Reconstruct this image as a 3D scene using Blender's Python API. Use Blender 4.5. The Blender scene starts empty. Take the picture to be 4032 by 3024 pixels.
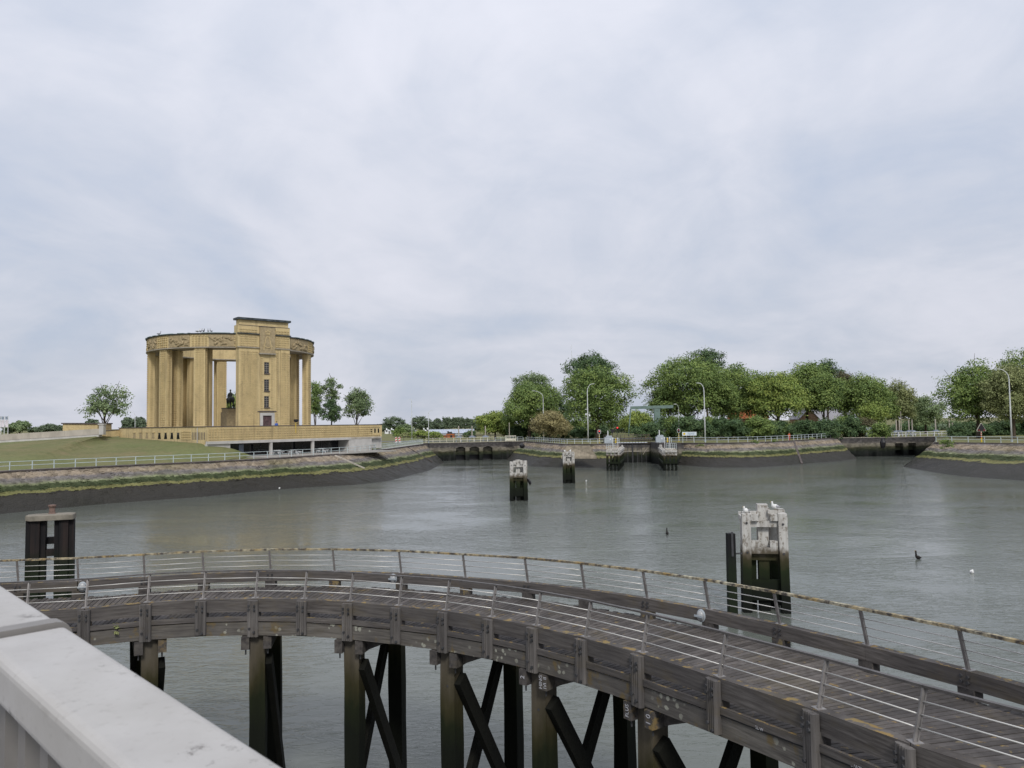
import bpy, math, random
import numpy as np
from mathutils import Vector, Matrix
from mathutils.geometry import tessellate_polygon

SC = bpy.context.scene
COL = SC.collection
R = math.radians

# ------------------------------------------------------------------ camera
EYE = 9.5                      # eye height above the water (z = 0), metres
FPX, CU, CV = 3030.0, 2016.0, 1512.0
PITCH, ROLL = math.atan(155 / 3030.0), 0.0135
_u0 = Vector((0, -math.sin(PITCH), math.cos(PITCH)))
CF = Vector((0, math.cos(PITCH), math.sin(PITCH)))
_r0 = Vector((1, 0, 0))
CR = _r0 * math.cos(ROLL) - _u0 * math.sin(ROLL)
CUP = _r0 * math.sin(ROLL) + _u0 * math.cos(ROLL)
cam = bpy.data.cameras.new('camera')
camo = bpy.data.objects.new('camera', cam)
COL.objects.link(camo)
m = Matrix((CR, CUP, -CF)).transposed().to_4x4()
m.translation = Vector((0, 0, EYE))
camo.matrix_world = m
cam.sensor_width = 36
cam.lens = 36 * FPX / 4032
cam.clip_start, cam.clip_end = 0.05, 9000
cam.dof.use_dof = True
cam.dof.focus_distance = 45
cam.dof.aperture_fstop = 11
SC.camera = camo
SC.view_settings.view_transform = 'Standard'
SC.view_settings.look = 'None'
SC.view_settings.exposure = 0.5
SC.view_settings.gamma = 1.0
SC.cycles.max_bounces = 6
SC.cycles.use_denoising = True


def at(u, v, z=None, Y=None):
    """survey point: the spot on level z (or at depth Y) seen at photo position u, v"""
    d = CF + CR * ((u - CU) / FPX) + CUP * ((CV - v) / FPX)
    t = (z - EYE) / d.z if Y is None else Y / d.y
    return Vector((0, 0, EYE)) + d * t


def zat(u, v, Y):
    return at(u, v, Y=Y).z


# ------------------------------------------------------------------ node helpers
class NT:
    def __init__(s, nt):
        s.nt = nt

    def n(s, t, **kw):
        o = s.nt.nodes.new('ShaderNode' + t)
        for k, v in kw.items():
            setattr(o, k, v)
        return o

    def set(s, sock, v):
        if hasattr(v, 'is_linked') or hasattr(v, 'links'):
            s.nt.links.new(v, sock)
        elif isinstance(v, (tuple, list)) and len(v) == 3 and sock.type == 'RGBA':
            sock.default_value = (*v, 1)
        else:
            sock.default_value = v

    def math(s, op, a, b=0.0, c=None, clamp=False):
        o = s.n('Math', operation=op, use_clamp=clamp)
        s.set(o.inputs[0], a)
        s.set(o.inputs[1], b)
        if c is not None:
            s.set(o.inputs[2], c)
        return o.outputs[0]

    def mix(s, f, a, b, mode='MIX'):
        o = s.n('Mix', data_type='RGBA', blend_type=mode)
        s.set(o.inputs[0], f)
        s.set(o.inputs[6], a)
        s.set(o.inputs[7], b)
        return o.outputs[2]

    def rng(s, v, a, b, c=0.0, d=1.0):
        o = s.n('MapRange')
        s.set(o.inputs[0], v)
        for i, x in enumerate((a, b, c, d)):
            o.inputs[i + 1].default_value = x
        return o.outputs[0]

    def pos(s):
        return s.n('NewGeometry').outputs['Position']

    def normz(s):
        x = s.n('SeparateXYZ')
        s.nt.links.new(s.n('NewGeometry').outputs['True Normal'], x.inputs[0])
        return x.outputs[2]

    def z(s):
        x = s.n('SeparateXYZ')
        s.nt.links.new(s.pos(), x.inputs[0])
        return x.outputs[2]

    def noise(s, scale, detail=4, stretch=(1, 1, 1), rough=0.55, vec=None, dist=0.0):
        mp = s.n('Mapping')
        s.nt.links.new(vec if vec is not None else s.pos(), mp.inputs[0])
        mp.inputs['Scale'].default_value = stretch
        o = s.n('TexNoise')
        s.nt.links.new(mp.outputs[0], o.inputs['Vector'])
        o.inputs['Scale'].default_value = scale
        o.inputs['Detail'].default_value = detail
        o.inputs['Roughness'].default_value = rough
        o.inputs['Distortion'].default_value = dist
        return o.outputs['Fac']

    def vor(s, scale, stretch=(1, 1, 1), feature='F1', out='Distance', rnd=1.0):
        mp = s.n('Mapping')
        s.nt.links.new(s.pos(), mp.inputs[0])
        mp.inputs['Scale'].default_value = stretch
        o = s.n('TexVoronoi', feature=feature)
        s.nt.links.new(mp.outputs[0], o.inputs['Vector'])
        o.inputs['Scale'].default_value = scale
        o.inputs['Randomness'].default_value = rnd
        return o.outputs[out]

    def ramp(s, f, stops, interp='LINEAR'):
        o = s.n('ValToRGB')
        s.set(o.inputs[0], f)
        cr = o.color_ramp
        cr.interpolation = interp
        while len(cr.elements) < len(stops):
            cr.elements.new(0.5)
        for e, (p, c) in zip(cr.elements, stops):
            e.position = p
            e.color = (*c, 1)
        return o.outputs[0]

    def bump(s, h, strength=0.3, dist=0.02, normal=None):
        o = s.n('Bump')
        o.inputs['Strength'].default_value = strength
        o.inputs['Distance'].default_value = dist
        s.nt.links.new(h, o.inputs['Height'])
        if normal is not None:
            s.nt.links.new(normal, o.inputs['Normal'])
        return o.outputs[0]


def material(name, fn):
    mt = bpy.data.materials.new(name)
    mt.use_nodes = True
    t = NT(mt.node_tree)
    b = mt.node_tree.nodes['Principled BSDF']
    kw = fn(t)
    rg = kw.get('Roughness', .5)
    if 'Specular IOR Level' not in kw and (not isinstance(rg, float) or rg >= .6):
        kw['Specular IOR Level'] = .16          # rough, weathered surfaces: hardly any sheen
    for k, v in kw.items():
        t.set(b.inputs[k], v)
    return mt


# ------------------------------------------------------------------ world and sun
SUN_AZ, SUN_EL = R(168), R(44)          # from behind the camera, right hand side
wd = bpy.data.worlds.new('World')
SC.world = wd
wd.use_nodes = True
w = NT(wd.node_tree)
sky = w.n('TexSky', sky_type='NISHITA')
sky.sun_disc = False
sky.sun_elevation = SUN_EL
sky.sun_rotation = SUN_AZ
sky.air_density, sky.dust_density = 1.0, 2.0
bg = wd.node_tree.nodes['Background']
bg.inputs['Strength'].default_value = 0.07
w.set(bg.inputs['Color'], sky.outputs[0])
gen = w.n('TexCoord').outputs['Generated']
sx = w.n('SeparateXYZ')
w.nt.links.new(gen, sx.inputs[0])
den = w.math('ADD', w.math('MAXIMUM', sx.outputs[2], 0.0), 0.30)
cx = w.n('CombineXYZ')
w.set(cx.inputs[0], w.math('DIVIDE', sx.outputs[0], den))
w.set(cx.inputs[1], w.math('DIVIDE', sx.outputs[1], den))
cv = cx.outputs[0]
n_big = w.noise(1.05, 6, (1.0, 1.0, 1), 0.5, cv, 0.9)
n_mid = w.noise(3.1, 6, (1.0, 0.8, 1), 0.58, cv, 0.8)
n_fine = w.noise(9.0, 5, (1.0, 0.9, 1), 0.6, cv, 0.5)
cover = w.math('ADD', w.math('MULTIPLY', n_big, 0.66), w.math('ADD', w.math('MULTIPLY', n_mid, 0.26), w.math('MULTIPLY', n_fine, 0.08)))
cl = w.ramp(w.rng(cover, 0.36, 0.66), [(0.0, (0.40, 0.445, 0.54)), (0.3, (0.455, 0.485, 0.56)), (0.6, (0.515, 0.533, 0.598)), (1.0, (0.58, 0.588, 0.65))])
lift = w.rng(sx.outputs[2], 0.0, 0.75, 0.86, 1.22)          # overcast: brighter overhead than at the horizon
lv = w.n('CombineColor')
for i in range(3):
    w.set(lv.inputs[i], lift)
cl = w.mix(1.0, cl, lv.outputs[0], 'MULTIPLY')
bg2 = w.n('Background')
w.set(bg2.inputs['Color'], cl)
bg2.inputs['Strength'].default_value = 1.0
ms = w.n('MixShader')
w.set(ms.inputs[0], w.rng(cover, 0.30, 0.55, 0.88, 0.97))
w.nt.links.new(bg.outputs[0], ms.inputs[1])
w.nt.links.new(bg2.outputs[0], ms.inputs[2])
w.nt.links.new(ms.outputs[0], wd.node_tree.nodes['World Output'].inputs[0])

sun = bpy.data.lights.new('sun', 'SUN')
sun.energy = 1.5
sun.angle = R(12)
sun.color = (1.0, 0.965, 0.91)
suno = bpy.data.objects.new('sun', sun)
COL.objects.link(suno)
sdir = Vector((math.sin(SUN_AZ) * math.cos(SUN_EL), math.cos(SUN_AZ) * math.cos(SUN_EL), math.sin(SUN_EL)))
suno.rotation_euler = sdir.to_track_quat('Z', 'Y').to_euler()
suno.location = (0, -20, 60)

# ------------------------------------------------------------------ mesh builder
ORG = {}


def link(o):
    COL.objects.link(o)
    return o


def tag(o, label=None, cat=None, group=None, kind=None):
    if label:
        o['label'] = label
    if cat:
        o['category'] = cat
    if group:
        o['group'] = group
    if kind:
        o['kind'] = kind
    return o


def thing(name, loc, label, cat, group=None):
    o = link(bpy.data.objects.new(name, None))
    o.empty_display_size = 0.3
    o.location = loc
    ORG[o] = Vector(loc)
    return tag(o, label, cat, group)


class MB:
    def __init__(s):
        s.v, s.f = [], []

    def quadstrip(s, rings, closed=True, caps=True):
        b = len(s.v)
        n = len(rings[0])
        for r in rings:
            s.v.extend(Vector(p) for p in r)
        for i in range(len(rings) - 1):
            for j in range(n if closed else n - 1):
                k = (j + 1) % n
                s.f.append((b + i * n + j, b + i * n + k, b + (i + 1) * n + k, b + (i + 1) * n + j))
        if caps and closed:
            s.f.append(tuple(b + j for j in reversed(range(n))))
            s.f.append(tuple(b + (len(rings) - 1) * n + j for j in range(n)))
        return s

    def frame_box(s, o, ex, ey, ez):
        """box from corner o along the three edge vectors"""
        o, ex, ey, ez = map(Vector, (o, ex, ey, ez))
        return s.quadstrip([[o, o + ex, o + ex + ey, o + ey], [o + ez, o + ex + ez, o + ex + ey + ez, o + ey + ez]])

    def box(s, c, size, rz=0.0):
        ca, sa = math.cos(rz), math.sin(rz)
        ex, ey, ez = Vector((ca, sa, 0)) * size[0], Vector((-sa, ca, 0)) * size[1], Vector((0, 0, size[2]))
        return s.frame_box(Vector(c) - (ex + ey + ez) / 2, ex, ey, ez)

    def bar(s, a, b, wd_, ht, up=(0, 0, 1)):
        a, b = Vector(a), Vector(b)
        d = (b - a)
        side = d.cross(Vector(up))
        if side.length < 1e-6:
            side = Vector((1, 0, 0))
        side.normalize()
        u = side.cross(d).normalized()
        r = [(-side * wd_ - u * ht) / 2, (side * wd_ - u * ht) / 2, (side * wd_ + u * ht) / 2, (-side * wd_ + u * ht) / 2]
        return s.quadstrip([[a + x for x in r], [b + x for x in r]])

    def tube(s, pts, rad, n=6):
        pts = [Vector(p) for p in pts]
        if not hasattr(rad, '__len__'):
            rad = [rad] * len(pts)
        rings = []
        ref = None
        for i, p in enumerate(pts):
            d = (pts[min(i + 1, len(pts) - 1)] - pts[max(i - 1, 0)]).normalized()
            if ref is None:
                ref = Vector((0, 0, 1)) if abs(d.z) < 0.9 else Vector((1, 0, 0))
            sd = d.cross(ref)
            if sd.length < 1e-5:
                sd = d.cross(Vector((0.3, 1, 0.2)))
            sd.normalize()
            up = sd.cross(d)
            rings.append([p + (sd * math.cos(2 * math.pi * k / n) + up * math.sin(2 * math.pi * k / n)) * rad[i] for k in range(n)])
        return s.quadstrip(rings)

    def prism(s, poly, z0, z1):
        return s.quadstrip([[Vector((x, y, z0)) for x, y in poly], [Vector((x, y, z1)) for x, y in poly]])

    def lathe(s, c, prof, n=12):
        c = Vector(c)
        return s.quadstrip([[c + Vector((r * math.cos(2 * math.pi * k / n), r * math.sin(2 * math.pi * k / n), z)) for k in range(n)] for r, z in prof])

    def ellipsoid(s, c, r, n=10, m=7, rz=0.0):
        c = Vector(c)
        rings = []
        ca, sa = math.cos(rz), math.sin(rz)
        for i in range(m + 1):
            ph = -math.pi / 2 + math.pi * i / m
            q = max(math.cos(ph), 0.02)
            ring = []
            for k in range(n):
                x, y = r[0] * q * math.cos(2 * math.pi * k / n), r[1] * q * math.sin(2 * math.pi * k / n)
                ring.append(c + Vector((x * ca - y * sa, x * sa + y * ca, r[2] * math.sin(ph))))
            rings.append(ring)
        return s.quadstrip(rings)

    def mesh(s, name, mat, org=Vector((0, 0, 0)), smooth=False):
        me = bpy.data.meshes.new(name)
        me.from_pydata([tuple(v - org) for v in s.v], [], s.f)
        if mat is not None:
            me.materials.append(mat)
        if smooth:
            me.polygons.foreach_set('use_smooth', [True] * len(me.polygons))
        me.update()
        return me

    def build(s, name, mat, parent=None, smooth=False, kind=None, org=None):
        g = ORG.get(parent, Vector((0, 0, 0))) if parent else (Vector(org) if org is not None else Vector((0, 0, 0)))
        o = link(bpy.data.objects.new(name, s.mesh(name, mat, g, smooth)))
        if parent:
            o.parent = parent
        elif org is not None:
            o.location = org
        ORG[o] = g
        if kind:
            o['kind'] = kind
        return o


def part(name, me, parent, loc, rz=0.0, kind=None):
    """a part that shares mesh data; loc in world coordinates (parents are unrotated)"""
    o = link(bpy.data.objects.new(name, me))
    o.parent = parent
    o.location = Vector(loc) - ORG.get(parent, Vector((0, 0, 0)))
    o.rotation_euler = (0, 0, rz)
    ORG[o] = Vector(loc)
    return o


def fix_normals(o):
    import bmesh
    bm = bmesh.new()
    bm.from_mesh(o.data)
    bmesh.ops.recalc_face_normals(bm, faces=bm.faces)
    bm.to_mesh(o.data)
    bm.free()


def copy_tree(o, loc, parent=None, rz=None):
    c = link(o.copy())
    if parent is None:
        c.location = loc
        ORG[c] = Vector(loc)
        if rz is not None:
            c.rotation_euler = (0, 0, rz)
    else:
        c.parent = parent
    for ch in list(o.children):
        copy_tree(ch, None, c)
    return c


# ------------------------------------------------------------------ materials
def simple(name, col, rough=0.7, var=0.25, scale=3.0, metal=0.0, bump=0.0, stretch=(1, 1, 1)):
    def fn(t):
        n = t.noise(scale, 5, stretch)
        d = tuple(c * (1 - var) for c in col)
        e = tuple(min(1, c * (1 + var)) for c in col)
        r = {'Base Color': t.mix(t.rng(n, 0.3, 0.7), d, e), 'Roughness': rough, 'Metallic': metal}
        if bump:
            r['Normal'] = t.bump(n, bump, 0.02)
        return r
    return material(name, fn)


def f_water(t):
    n1 = t.noise(0.6, 3, (1.0, 2.6, 1), 0.5, None, 0.8)
    n2 = t.noise(2.1, 4, (1.0, 2.2, 1), 0.55, None, 0.9)
    n4 = t.noise(6.5, 3, (1.0, 1.8, 1), 0.5, None, 0.4)
    n3 = t.noise(0.06, 4, (1, 1.8, 1), 0.6, None, 0.5)
    amp = t.rng(n3, 0.38, 0.64, 0.2, 0.85)
    h = t.math('ADD', t.math('ADD', n1, t.math('MULTIPLY', n2, 0.5)), t.math('MULTIPLY', n4, 0.12))
    n5 = t.noise(1.0, 3, (1.0, 2.3, 1), 0.5, None, 1.2)
    ridge = t.math('POWER', t.math('SUBTRACT', 1.0, t.math('ABSOLUTE', t.math('SUBTRACT', t.math('MULTIPLY', n5, 2.0), 1.0))), 6.0)
    h = t.math('ADD', h, t.math('MULTIPLY', ridge, 0.34))
    h = t.math('MULTIPLY', h, amp)
    murk = t.noise(0.05, 3)
    return {'Base Color': t.mix(murk, (0.100, 0.112, 0.098), (0.132, 0.143, 0.123)), 'Roughness': 0.03, 'IOR': 1.333,
            'Normal': t.bump(h, 1.0, 0.043)}


def f_timber(t, c1=(0.055, 0.048, 0.044), c2=(0.175, 0.16, 0.148), stretch=(1, 1, 14), lichen=True, lim=0.53):
    n = t.noise(1.6, 6, stretch, 0.6)
    big = t.noise(0.55, 3)
    col = t.mix(t.rng(n, 0.3, 0.72), c1, c2)
    col = t.mix(t.rng(big, 0.38, 0.66, 0, 0.6), col, (0.062, 0.058, 0.058))
    col = t.mix(t.rng(t.noise(0.9, 5, (1, 1, 2.5), 0.7), 0.52, 0.68, 0, 0.55), col, (0.11, 0.092, 0.062))
    if lichen:
        l = t.noise(5.0, 5, (1, 1, 1), 0.65)
        up = t.rng(t.normz(), 0.5, 0.9)
        fac = t.math('MULTIPLY', t.rng(l, lim, lim + 0.06), up)
        col = t.mix(t.math('MULTIPLY', fac, 0.85), col, t.mix(t.noise(2.2, 2), (0.30, 0.16, 0.035), (0.24, 0.22, 0.11)))
    return {'Base Color': col, 'Roughness': 0.86, 'Normal': t.bump(n, 0.5, 0.012)}


def f_stringer(t):
    r = f_timber(t, (0.07, 0.063, 0.057), (0.19, 0.176, 0.155))
    b = r['Base Color']
    v = t.vor(6.5)
    gate = t.rng(t.noise(0.5, 2), 0.47, 0.55)
    v = t.math('ADD', v, t.math('MULTIPLY', t.math('SUBTRACT', t.noise(9, 4, (1, 1, 1), .7), .5), .55))
    v = t.math('ADD', v, t.math('MULTIPLY', t.math('SUBTRACT', t.noise(2.6, 2), .5), .5))
    sp = t.math('MULTIPLY', t.rng(v, 0.20, 0.27, 1, 0), gate)
    b = t.mix(t.math('MULTIPLY', sp, 0.8), b, (0.36, 0.36, 0.30))
    g2 = t.rng(t.noise(3.4, 4), 0.58, 0.68)
    b = t.mix(t.math('MULTIPLY', g2, 0.6), b, (0.16, 0.11, 0.035))
    r['Base Color'] = b
    return r


def f_cap(t):
    r = f_timber(t, (0.035, 0.032, 0.032), (0.13, 0.118, 0.106), (5, 5, 5), False)
    gate = t.math('MULTIPLY', t.rng(t.noise(4.5, 5, (1, 1, 1), .7), .5, .58), t.rng(t.noise(.35, 2), .5, .56))
    r['Base Color'] = t.mix(t.math('MULTIPLY', gate, .8), r['Base Color'], t.mix(t.noise(3, 2), (0.26, 0.14, 0.03), (0.22, 0.21, 0.12)))
    return r


def f_plank(t):
    r = f_timber(t, (0.062, 0.054, 0.050), (0.150, 0.136, 0.126), (3, 3, 3), True, 0.62)
    rnd = t.n('ObjectInfo').outputs['Random']
    v3 = t.n('CombineColor')
    for i in range(3):
        t.set(v3.inputs[i], t.rng(rnd, 0, 1, 0.72, 1.22))
    r['Base Color'] = t.mix(1.0, r['Base Color'], v3.outputs[0], 'MULTIPLY')
    return r


def f_lichen_rail(t):
    l = t.noise(7.0, 5, (1, 1, 1), 0.7)
    k = t.noise(2.5, 4)
    col = t.mix(t.rng(l, 0.42, 0.6), (0.07, 0.062, 0.055), t.mix(t.rng(k, 0.35, 0.65), (0.33, 0.23, 0.09), (0.46, 0.43, 0.32)))
    return {'Base Color': col, 'Roughness': 0.9, 'Normal': t.bump(l, 0.7, 0.01)}


def f_pile(t):
    zz = t.math('ADD', t.z(), t.math('MULTIPLY', t.math('SUBTRACT', t.noise(2.0, 5, (1, 1, 0.35)), 0.5), 1.6))
    grain = t.noise(6, 5, (1, 1, 0.07))
    band = t.ramp(t.rng(zz, 0.0, 5.0), [(0.0, (0.006, 0.007, 0.005)), (0.46, (0.008, 0.010, 0.006)), (0.60, (0.014, 0.018, 0.007)),
                                       (0.70, (0.045, 0.040, 0.018)), (0.80, (0.10, 0.085, 0.06)), (0.95, (0.14, 0.125, 0.108))])
    col = t.mix(t.rng(grain, 0.25, 0.75, 0.65, 0.0), band, t.mix(0.6, band, (0, 0, 0)))
    return {'Base Color': col, 'Roughness': 0.8, 'Normal': t.bump(grain, 0.5, 0.015)}


def f_brace(t):
    n = t.noise(4, 5)
    return {'Base Color': t.mix(n, (0.004, 0.0045, 0.004), (0.013, 0.013, 0.009)), 'Roughness': 0.85, 'Normal': t.bump(t.noise(14, 4), 0.8, 0.02)}


def f_peeled(t):
    zz = t.math('ADD', t.z(), t.math('MULTIPLY', t.math('SUBTRACT', t.noise(2.6, 5, (1, 1, 0.5)), 0.5), 1.1))
    grain = t.noise(7, 5, (1, 1, 0.08))
    peel = t.noise(6.5, 6, (1, 1, 0.6), 0.7)
    band = t.ramp(t.rng(zz, 0.0, 5.0), [(0.0, (0.006, 0.007, 0.006)), (0.26, (0.008, 0.011, 0.006)), (0.42, (0.015, 0.022, 0.008)),
                                       (0.52, (0.045, 0.04, 0.02)), (0.60, (0.12, 0.10, 0.075)), (0.66, (0.19, 0.165, 0.135))])
    paint = t.mix(t.rng(grain, 0.3, 0.7), (0.36, 0.345, 0.315), (0.56, 0.55, 0.52))
    rot = t.noise(3.0, 5, (1, 1, 0.25), 0.65)
    f = t.math('MULTIPLY', t.rng(zz, 2.95, 3.3), t.rng(peel, 0.53, 0.59, 1.0, 0.12))
    f = t.math('MULTIPLY', f, t.rng(rot, 0.56, 0.68, 1.0, 0.25))
    col = t.mix(f, band, paint)
    return {'Base Color': col, 'Roughness': 0.8, 'Normal': t.bump(peel, 0.5, 0.01)}


def f_revet(t):
    zz = t.math('ADD', t.z(), t.math('MULTIPLY', t.math('SUBTRACT', t.noise(0.3, 5, (1, 1, 1), 0.6), 0.5), 0.9))
    zz = t.math('ADD', zz, t.math('MULTIPLY', t.math('SUBTRACT', t.noise(2.4, 5, (1, 1, 1), 0.7), 0.5), 0.42))
    base = t.ramp(t.rng(zz, 0.0, 5.0), [(0.0, (0.034, 0.032, 0.028)), (0.375, (0.038, 0.035, 0.029)), (0.39, (0.18, 0.175, 0.07)), (0.445, (0.155, 0.15, 0.065)),
                                       (0.465, (0.048, 0.060, 0.028)), (0.565, (0.054, 0.068, 0.032)), (0.59, (0.21, 0.225, 0.13)), (0.635, (0.165, 0.155, 0.13)),
                                       (0.70, (0.16, 0.146, 0.145)), (0.76, (0.27, 0.222, 0.165)), (0.85, (0.255, 0.21, 0.158)), (0.89, (0.17, 0.152, 0.145)), (1.0, (0.155, 0.14, 0.135))])
    cells = t.vor(1.7, (1, 1, 1.6), out='Color')
    sep = t.n('SeparateColor')
    t.nt.links.new(cells, sep.inputs[0])
    stone = t.rng(t.z(), 1.9, 2.2)
    val = t.rng(sep.outputs[0], 0, 1, 0.66, 1.3)
    v3 = t.n('CombineColor')
    for i in range(3):
        t.set(v3.inputs[i], val)
    col = t.mix(t.math('MULTIPLY', stone, 0.9), base, t.mix(1.0, base, v3.outputs[0], 'MULTIPLY'))
    big = t.noise(0.13, 4)
    col = t.mix(t.rng(big, 0.5, 0.72, 0, 0.55), col, t.mix(1.0, col, (0.55, 0.62, 0.4), 'MULTIPLY'))
    edge = t.vor(1.7, (1, 1, 1.6), feature='DISTANCE_TO_EDGE')
    return {'Base Color': col, 'Roughness': t.rng(zz, 1.6, 2.2, 0.55, 0.92), 'Normal': t.bump(t.rng(edge, 0, 0.12), 0.6, 0.06)}


def f_sluice(t):
    zz = t.math('ADD', t.z(), t.math('MULTIPLY', t.math('SUBTRACT', t.noise(0.5, 6, (1, 1, 1.4), 0.65), 0.5), 1.0))
    base = t.ramp(t.rng(zz, 0.0, 5.0), [(0.0, (0.008, 0.009, 0.009)), (0.24, (0.013, 0.016, 0.013)), (0.36, (0.028, 0.033, 0.018)), (0.46, (0.06, 0.058, 0.035)),
                                       (0.53, (0.18, 0.165, 0.125)), (0.64, (0.20, 0.18, 0.145)), (0.70, (0.10, 0.092, 0.085)), (0.85, (0.075, 0.07, 0.07)), (1.0, (0.10, 0.095, 0.09))])
    cells = t.vor(1.5, (1, 1, 2.0), out='Color')
    sep = t.n('SeparateColor')
    t.nt.links.new(cells, sep.inputs[0])
    v3 = t.n('CombineColor')
    for i in range(3):
        t.set(v3.inputs[i], t.rng(sep.outputs[1], 0, 1, 0.6, 1.35))
    st = t.noise(1.2, 4, (1, 1, 0.12))
    col = t.mix(0.9, base, t.mix(1.0, base, v3.outputs[0], 'MULTIPLY'))
    col = t.mix(t.rng(st, 0.52, 0.7, 0, 0.5), col, (0.045, 0.043, 0.043))
    return {'Base Color': col, 'Roughness': 0.85, 'Normal': t.bump(cells, 0.3, 0.03)}


def f_grass(t):
    a = t.noise(0.16, 6, (1, 1.0, 1), 0.65)
    b = t.noise(2.2, 5)
    c = t.noise(0.05, 3)
    col = t.mix(t.rng(a, 0.35, 0.65), (0.135, 0.14, 0.06), (0.205, 0.17, 0.09))
    col = t.mix(t.rng(c, 0.4, 0.62, 0, 0.6), col, (0.15, 0.18, 0.07))
    col = t.mix(t.rng(b, 0.4, 0.7, 0, 0.35), col, (0.10, 0.105, 0.05))
    m_ = t.noise(0.55, 6, (1, 1, 1), .7)
    col = t.mix(t.rng(m_, 0.5, 0.68, 0, .5), col, (0.085, 0.105, 0.04))
    dry = t.noise(0.33, 5, (1, 1, 1), .65)
    col = t.mix(t.rng(dry, 0.54, 0.7, 0, .55), col, (0.22, 0.175, 0.10))
    return {'Base Color': col, 'Roughness': 0.95, 'Normal': t.bump(b, 1.0, 0.12)}


def f_brick(t):
    br = t.n('TexBrick')
    mp = t.n('Mapping')
    px = t.n('SeparateXYZ')
    t.nt.links.new(t.pos(), px.inputs[0])
    cb = t.n('CombineXYZ')
    t.set(cb.inputs[0], t.math('ADD', px.outputs[0], t.math('MULTIPLY', px.outputs[1], 0.9)))
    t.set(cb.inputs[1], px.outputs[2])
    t.nt.links.new(cb.outputs[0], br.inputs['Vector'])
    br.inputs['Color1'].default_value = (0.68, 0.545, 0.295, 1)
    br.inputs['Color2'].default_value = (0.59, 0.465, 0.245, 1)
    br.inputs['Mortar'].default_value = (0.45, 0.36, 0.20, 1)
    br.inputs['Scale'].default_value = 1.0
    br.inputs['Brick Width'].default_value = 0.28
    br.inputs['Row Height'].default_value = 0.11
    br.inputs['Mortar Size'].default_value = 0.012
    n = t.noise(0.5, 5, (1, 1, 0.5))
    col = t.mix(t.rng(n, 0.4, 0.75, 0, 0.45), br.outputs['Color'], (0.37, 0.285, 0.155))
    s = t.noise(1.4, 4, (1, 1, 0.08))
    col = t.mix(t.rng(s, 0.54, 0.74, 0, 0.62), col, (0.24, 0.185, 0.11))
    blot = t.noise(1.1, 5, (1, 1, 1), .7)
    col = t.mix(t.rng(blot, 0.52, 0.7, 0, .45), col, (0.30, 0.235, 0.135))
    return {'Base Color': col, 'Roughness': 0.85, 'Normal': t.bump(br.outputs['Fac'], 0.25, 0.01)}


def f_leaf(c, tip, dark):
    def fn(t):
        a = t.n('Attribute', attribute_name='tint')
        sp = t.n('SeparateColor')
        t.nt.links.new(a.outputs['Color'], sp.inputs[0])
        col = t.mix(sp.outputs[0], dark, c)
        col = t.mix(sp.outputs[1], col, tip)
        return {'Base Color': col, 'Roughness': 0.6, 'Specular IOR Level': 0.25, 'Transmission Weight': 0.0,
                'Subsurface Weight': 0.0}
    return fn


def leaf_mat(name, c, tip, dark):
    mt = material(name, f_leaf(c, tip, dark))
    nt = mt.node_tree
    t = NT(nt)
    b = nt.nodes['Principled BSDF']
    tr = t.n('BsdfTranslucent')
    t.nt.links.new(b.inputs['Base Color'].links[0].from_socket, tr.inputs[0])
    mx = t.n('MixShader')
    mx.inputs[0].default_value = 0.22
    nt.links.new(b.outputs[0], mx.inputs[1])
    nt.links.new(tr.outputs[0], mx.inputs[2])
    nt.links.new(mx.outputs[0], nt.nodes['Material Output'].inputs[0])
    return mt


def f_whiterail(t):
    n = t.noise(7, 6, (1, 1, 1), .6)
    big = t.noise(2.2, 4)
    sp = t.noise(70, 3)
    spots = t.noise(32, 5, (1, 1, 1), 0.72)
    patch = t.noise(5, 3)
    col = t.mix(t.rng(n, 0.3, 0.7), (0.37, 0.355, 0.34), (0.47, 0.458, 0.445))
    col = t.mix(t.rng(big, 0.4, 0.65, 0, .55), col, (0.40, 0.385, 0.355))
    col = t.mix(t.rng(sp, 0.58, 0.75, 0, 0.4), col, (0.30, 0.285, 0.26))
    dirt = t.math('MULTIPLY', t.rng(spots, 0.56, 0.66), t.rng(patch, 0.47, 0.56))
    col = t.mix(t.math('MULTIPLY', dirt, 0.8), col, (0.11, 0.10, 0.09))
    streak = t.noise(3.5, 4, (1, 1, 6))
    col = t.mix(t.math('MULTIPLY', t.rng(streak, .55, .7), t.rng(t.normz(), .3, .6, .7, .12)), col, (0.22, 0.205, 0.18))
    return {'Base Color': col, 'Roughness': 0.5, 'Specular IOR Level': .3, 'Normal': t.bump(n, 0.12, 0.004)}


def f_glass(t):
    return {'Base Color': (0.012, 0.014, 0.018), 'Roughness': 0.06, 'Specular IOR Level': 0.6}


def f_steelpile(t):
    s = t.noise(3.2, 5, (1, 1, 0.06))
    k = t.noise(2.5, 4)
    zz = t.math('ADD', t.z(), t.math('MULTIPLY', t.math('SUBTRACT', k, 0.5), 1.4))
    up = t.mix(t.rng(s, 0.45, 0.7), (0.011, 0.011, 0.012), (0.034, 0.024, 0.021))
    lo = t.mix(k, (0.006, 0.009, 0.006), (0.016, 0.024, 0.010))
    return {'Base Color': t.mix(t.rng(zz, 2.0, 3.2), lo, up), 'Roughness': 0.7, 'Normal': t.bump(s, 0.4, 0.02)}


def emis(name, col, st):
    def fn(t):
        return {'Base Color': (0.02, 0.01, 0.01), 'Emission Color': col, 'Emission Strength': st, 'Roughness': 0.3}
    return material(name, fn)


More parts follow.
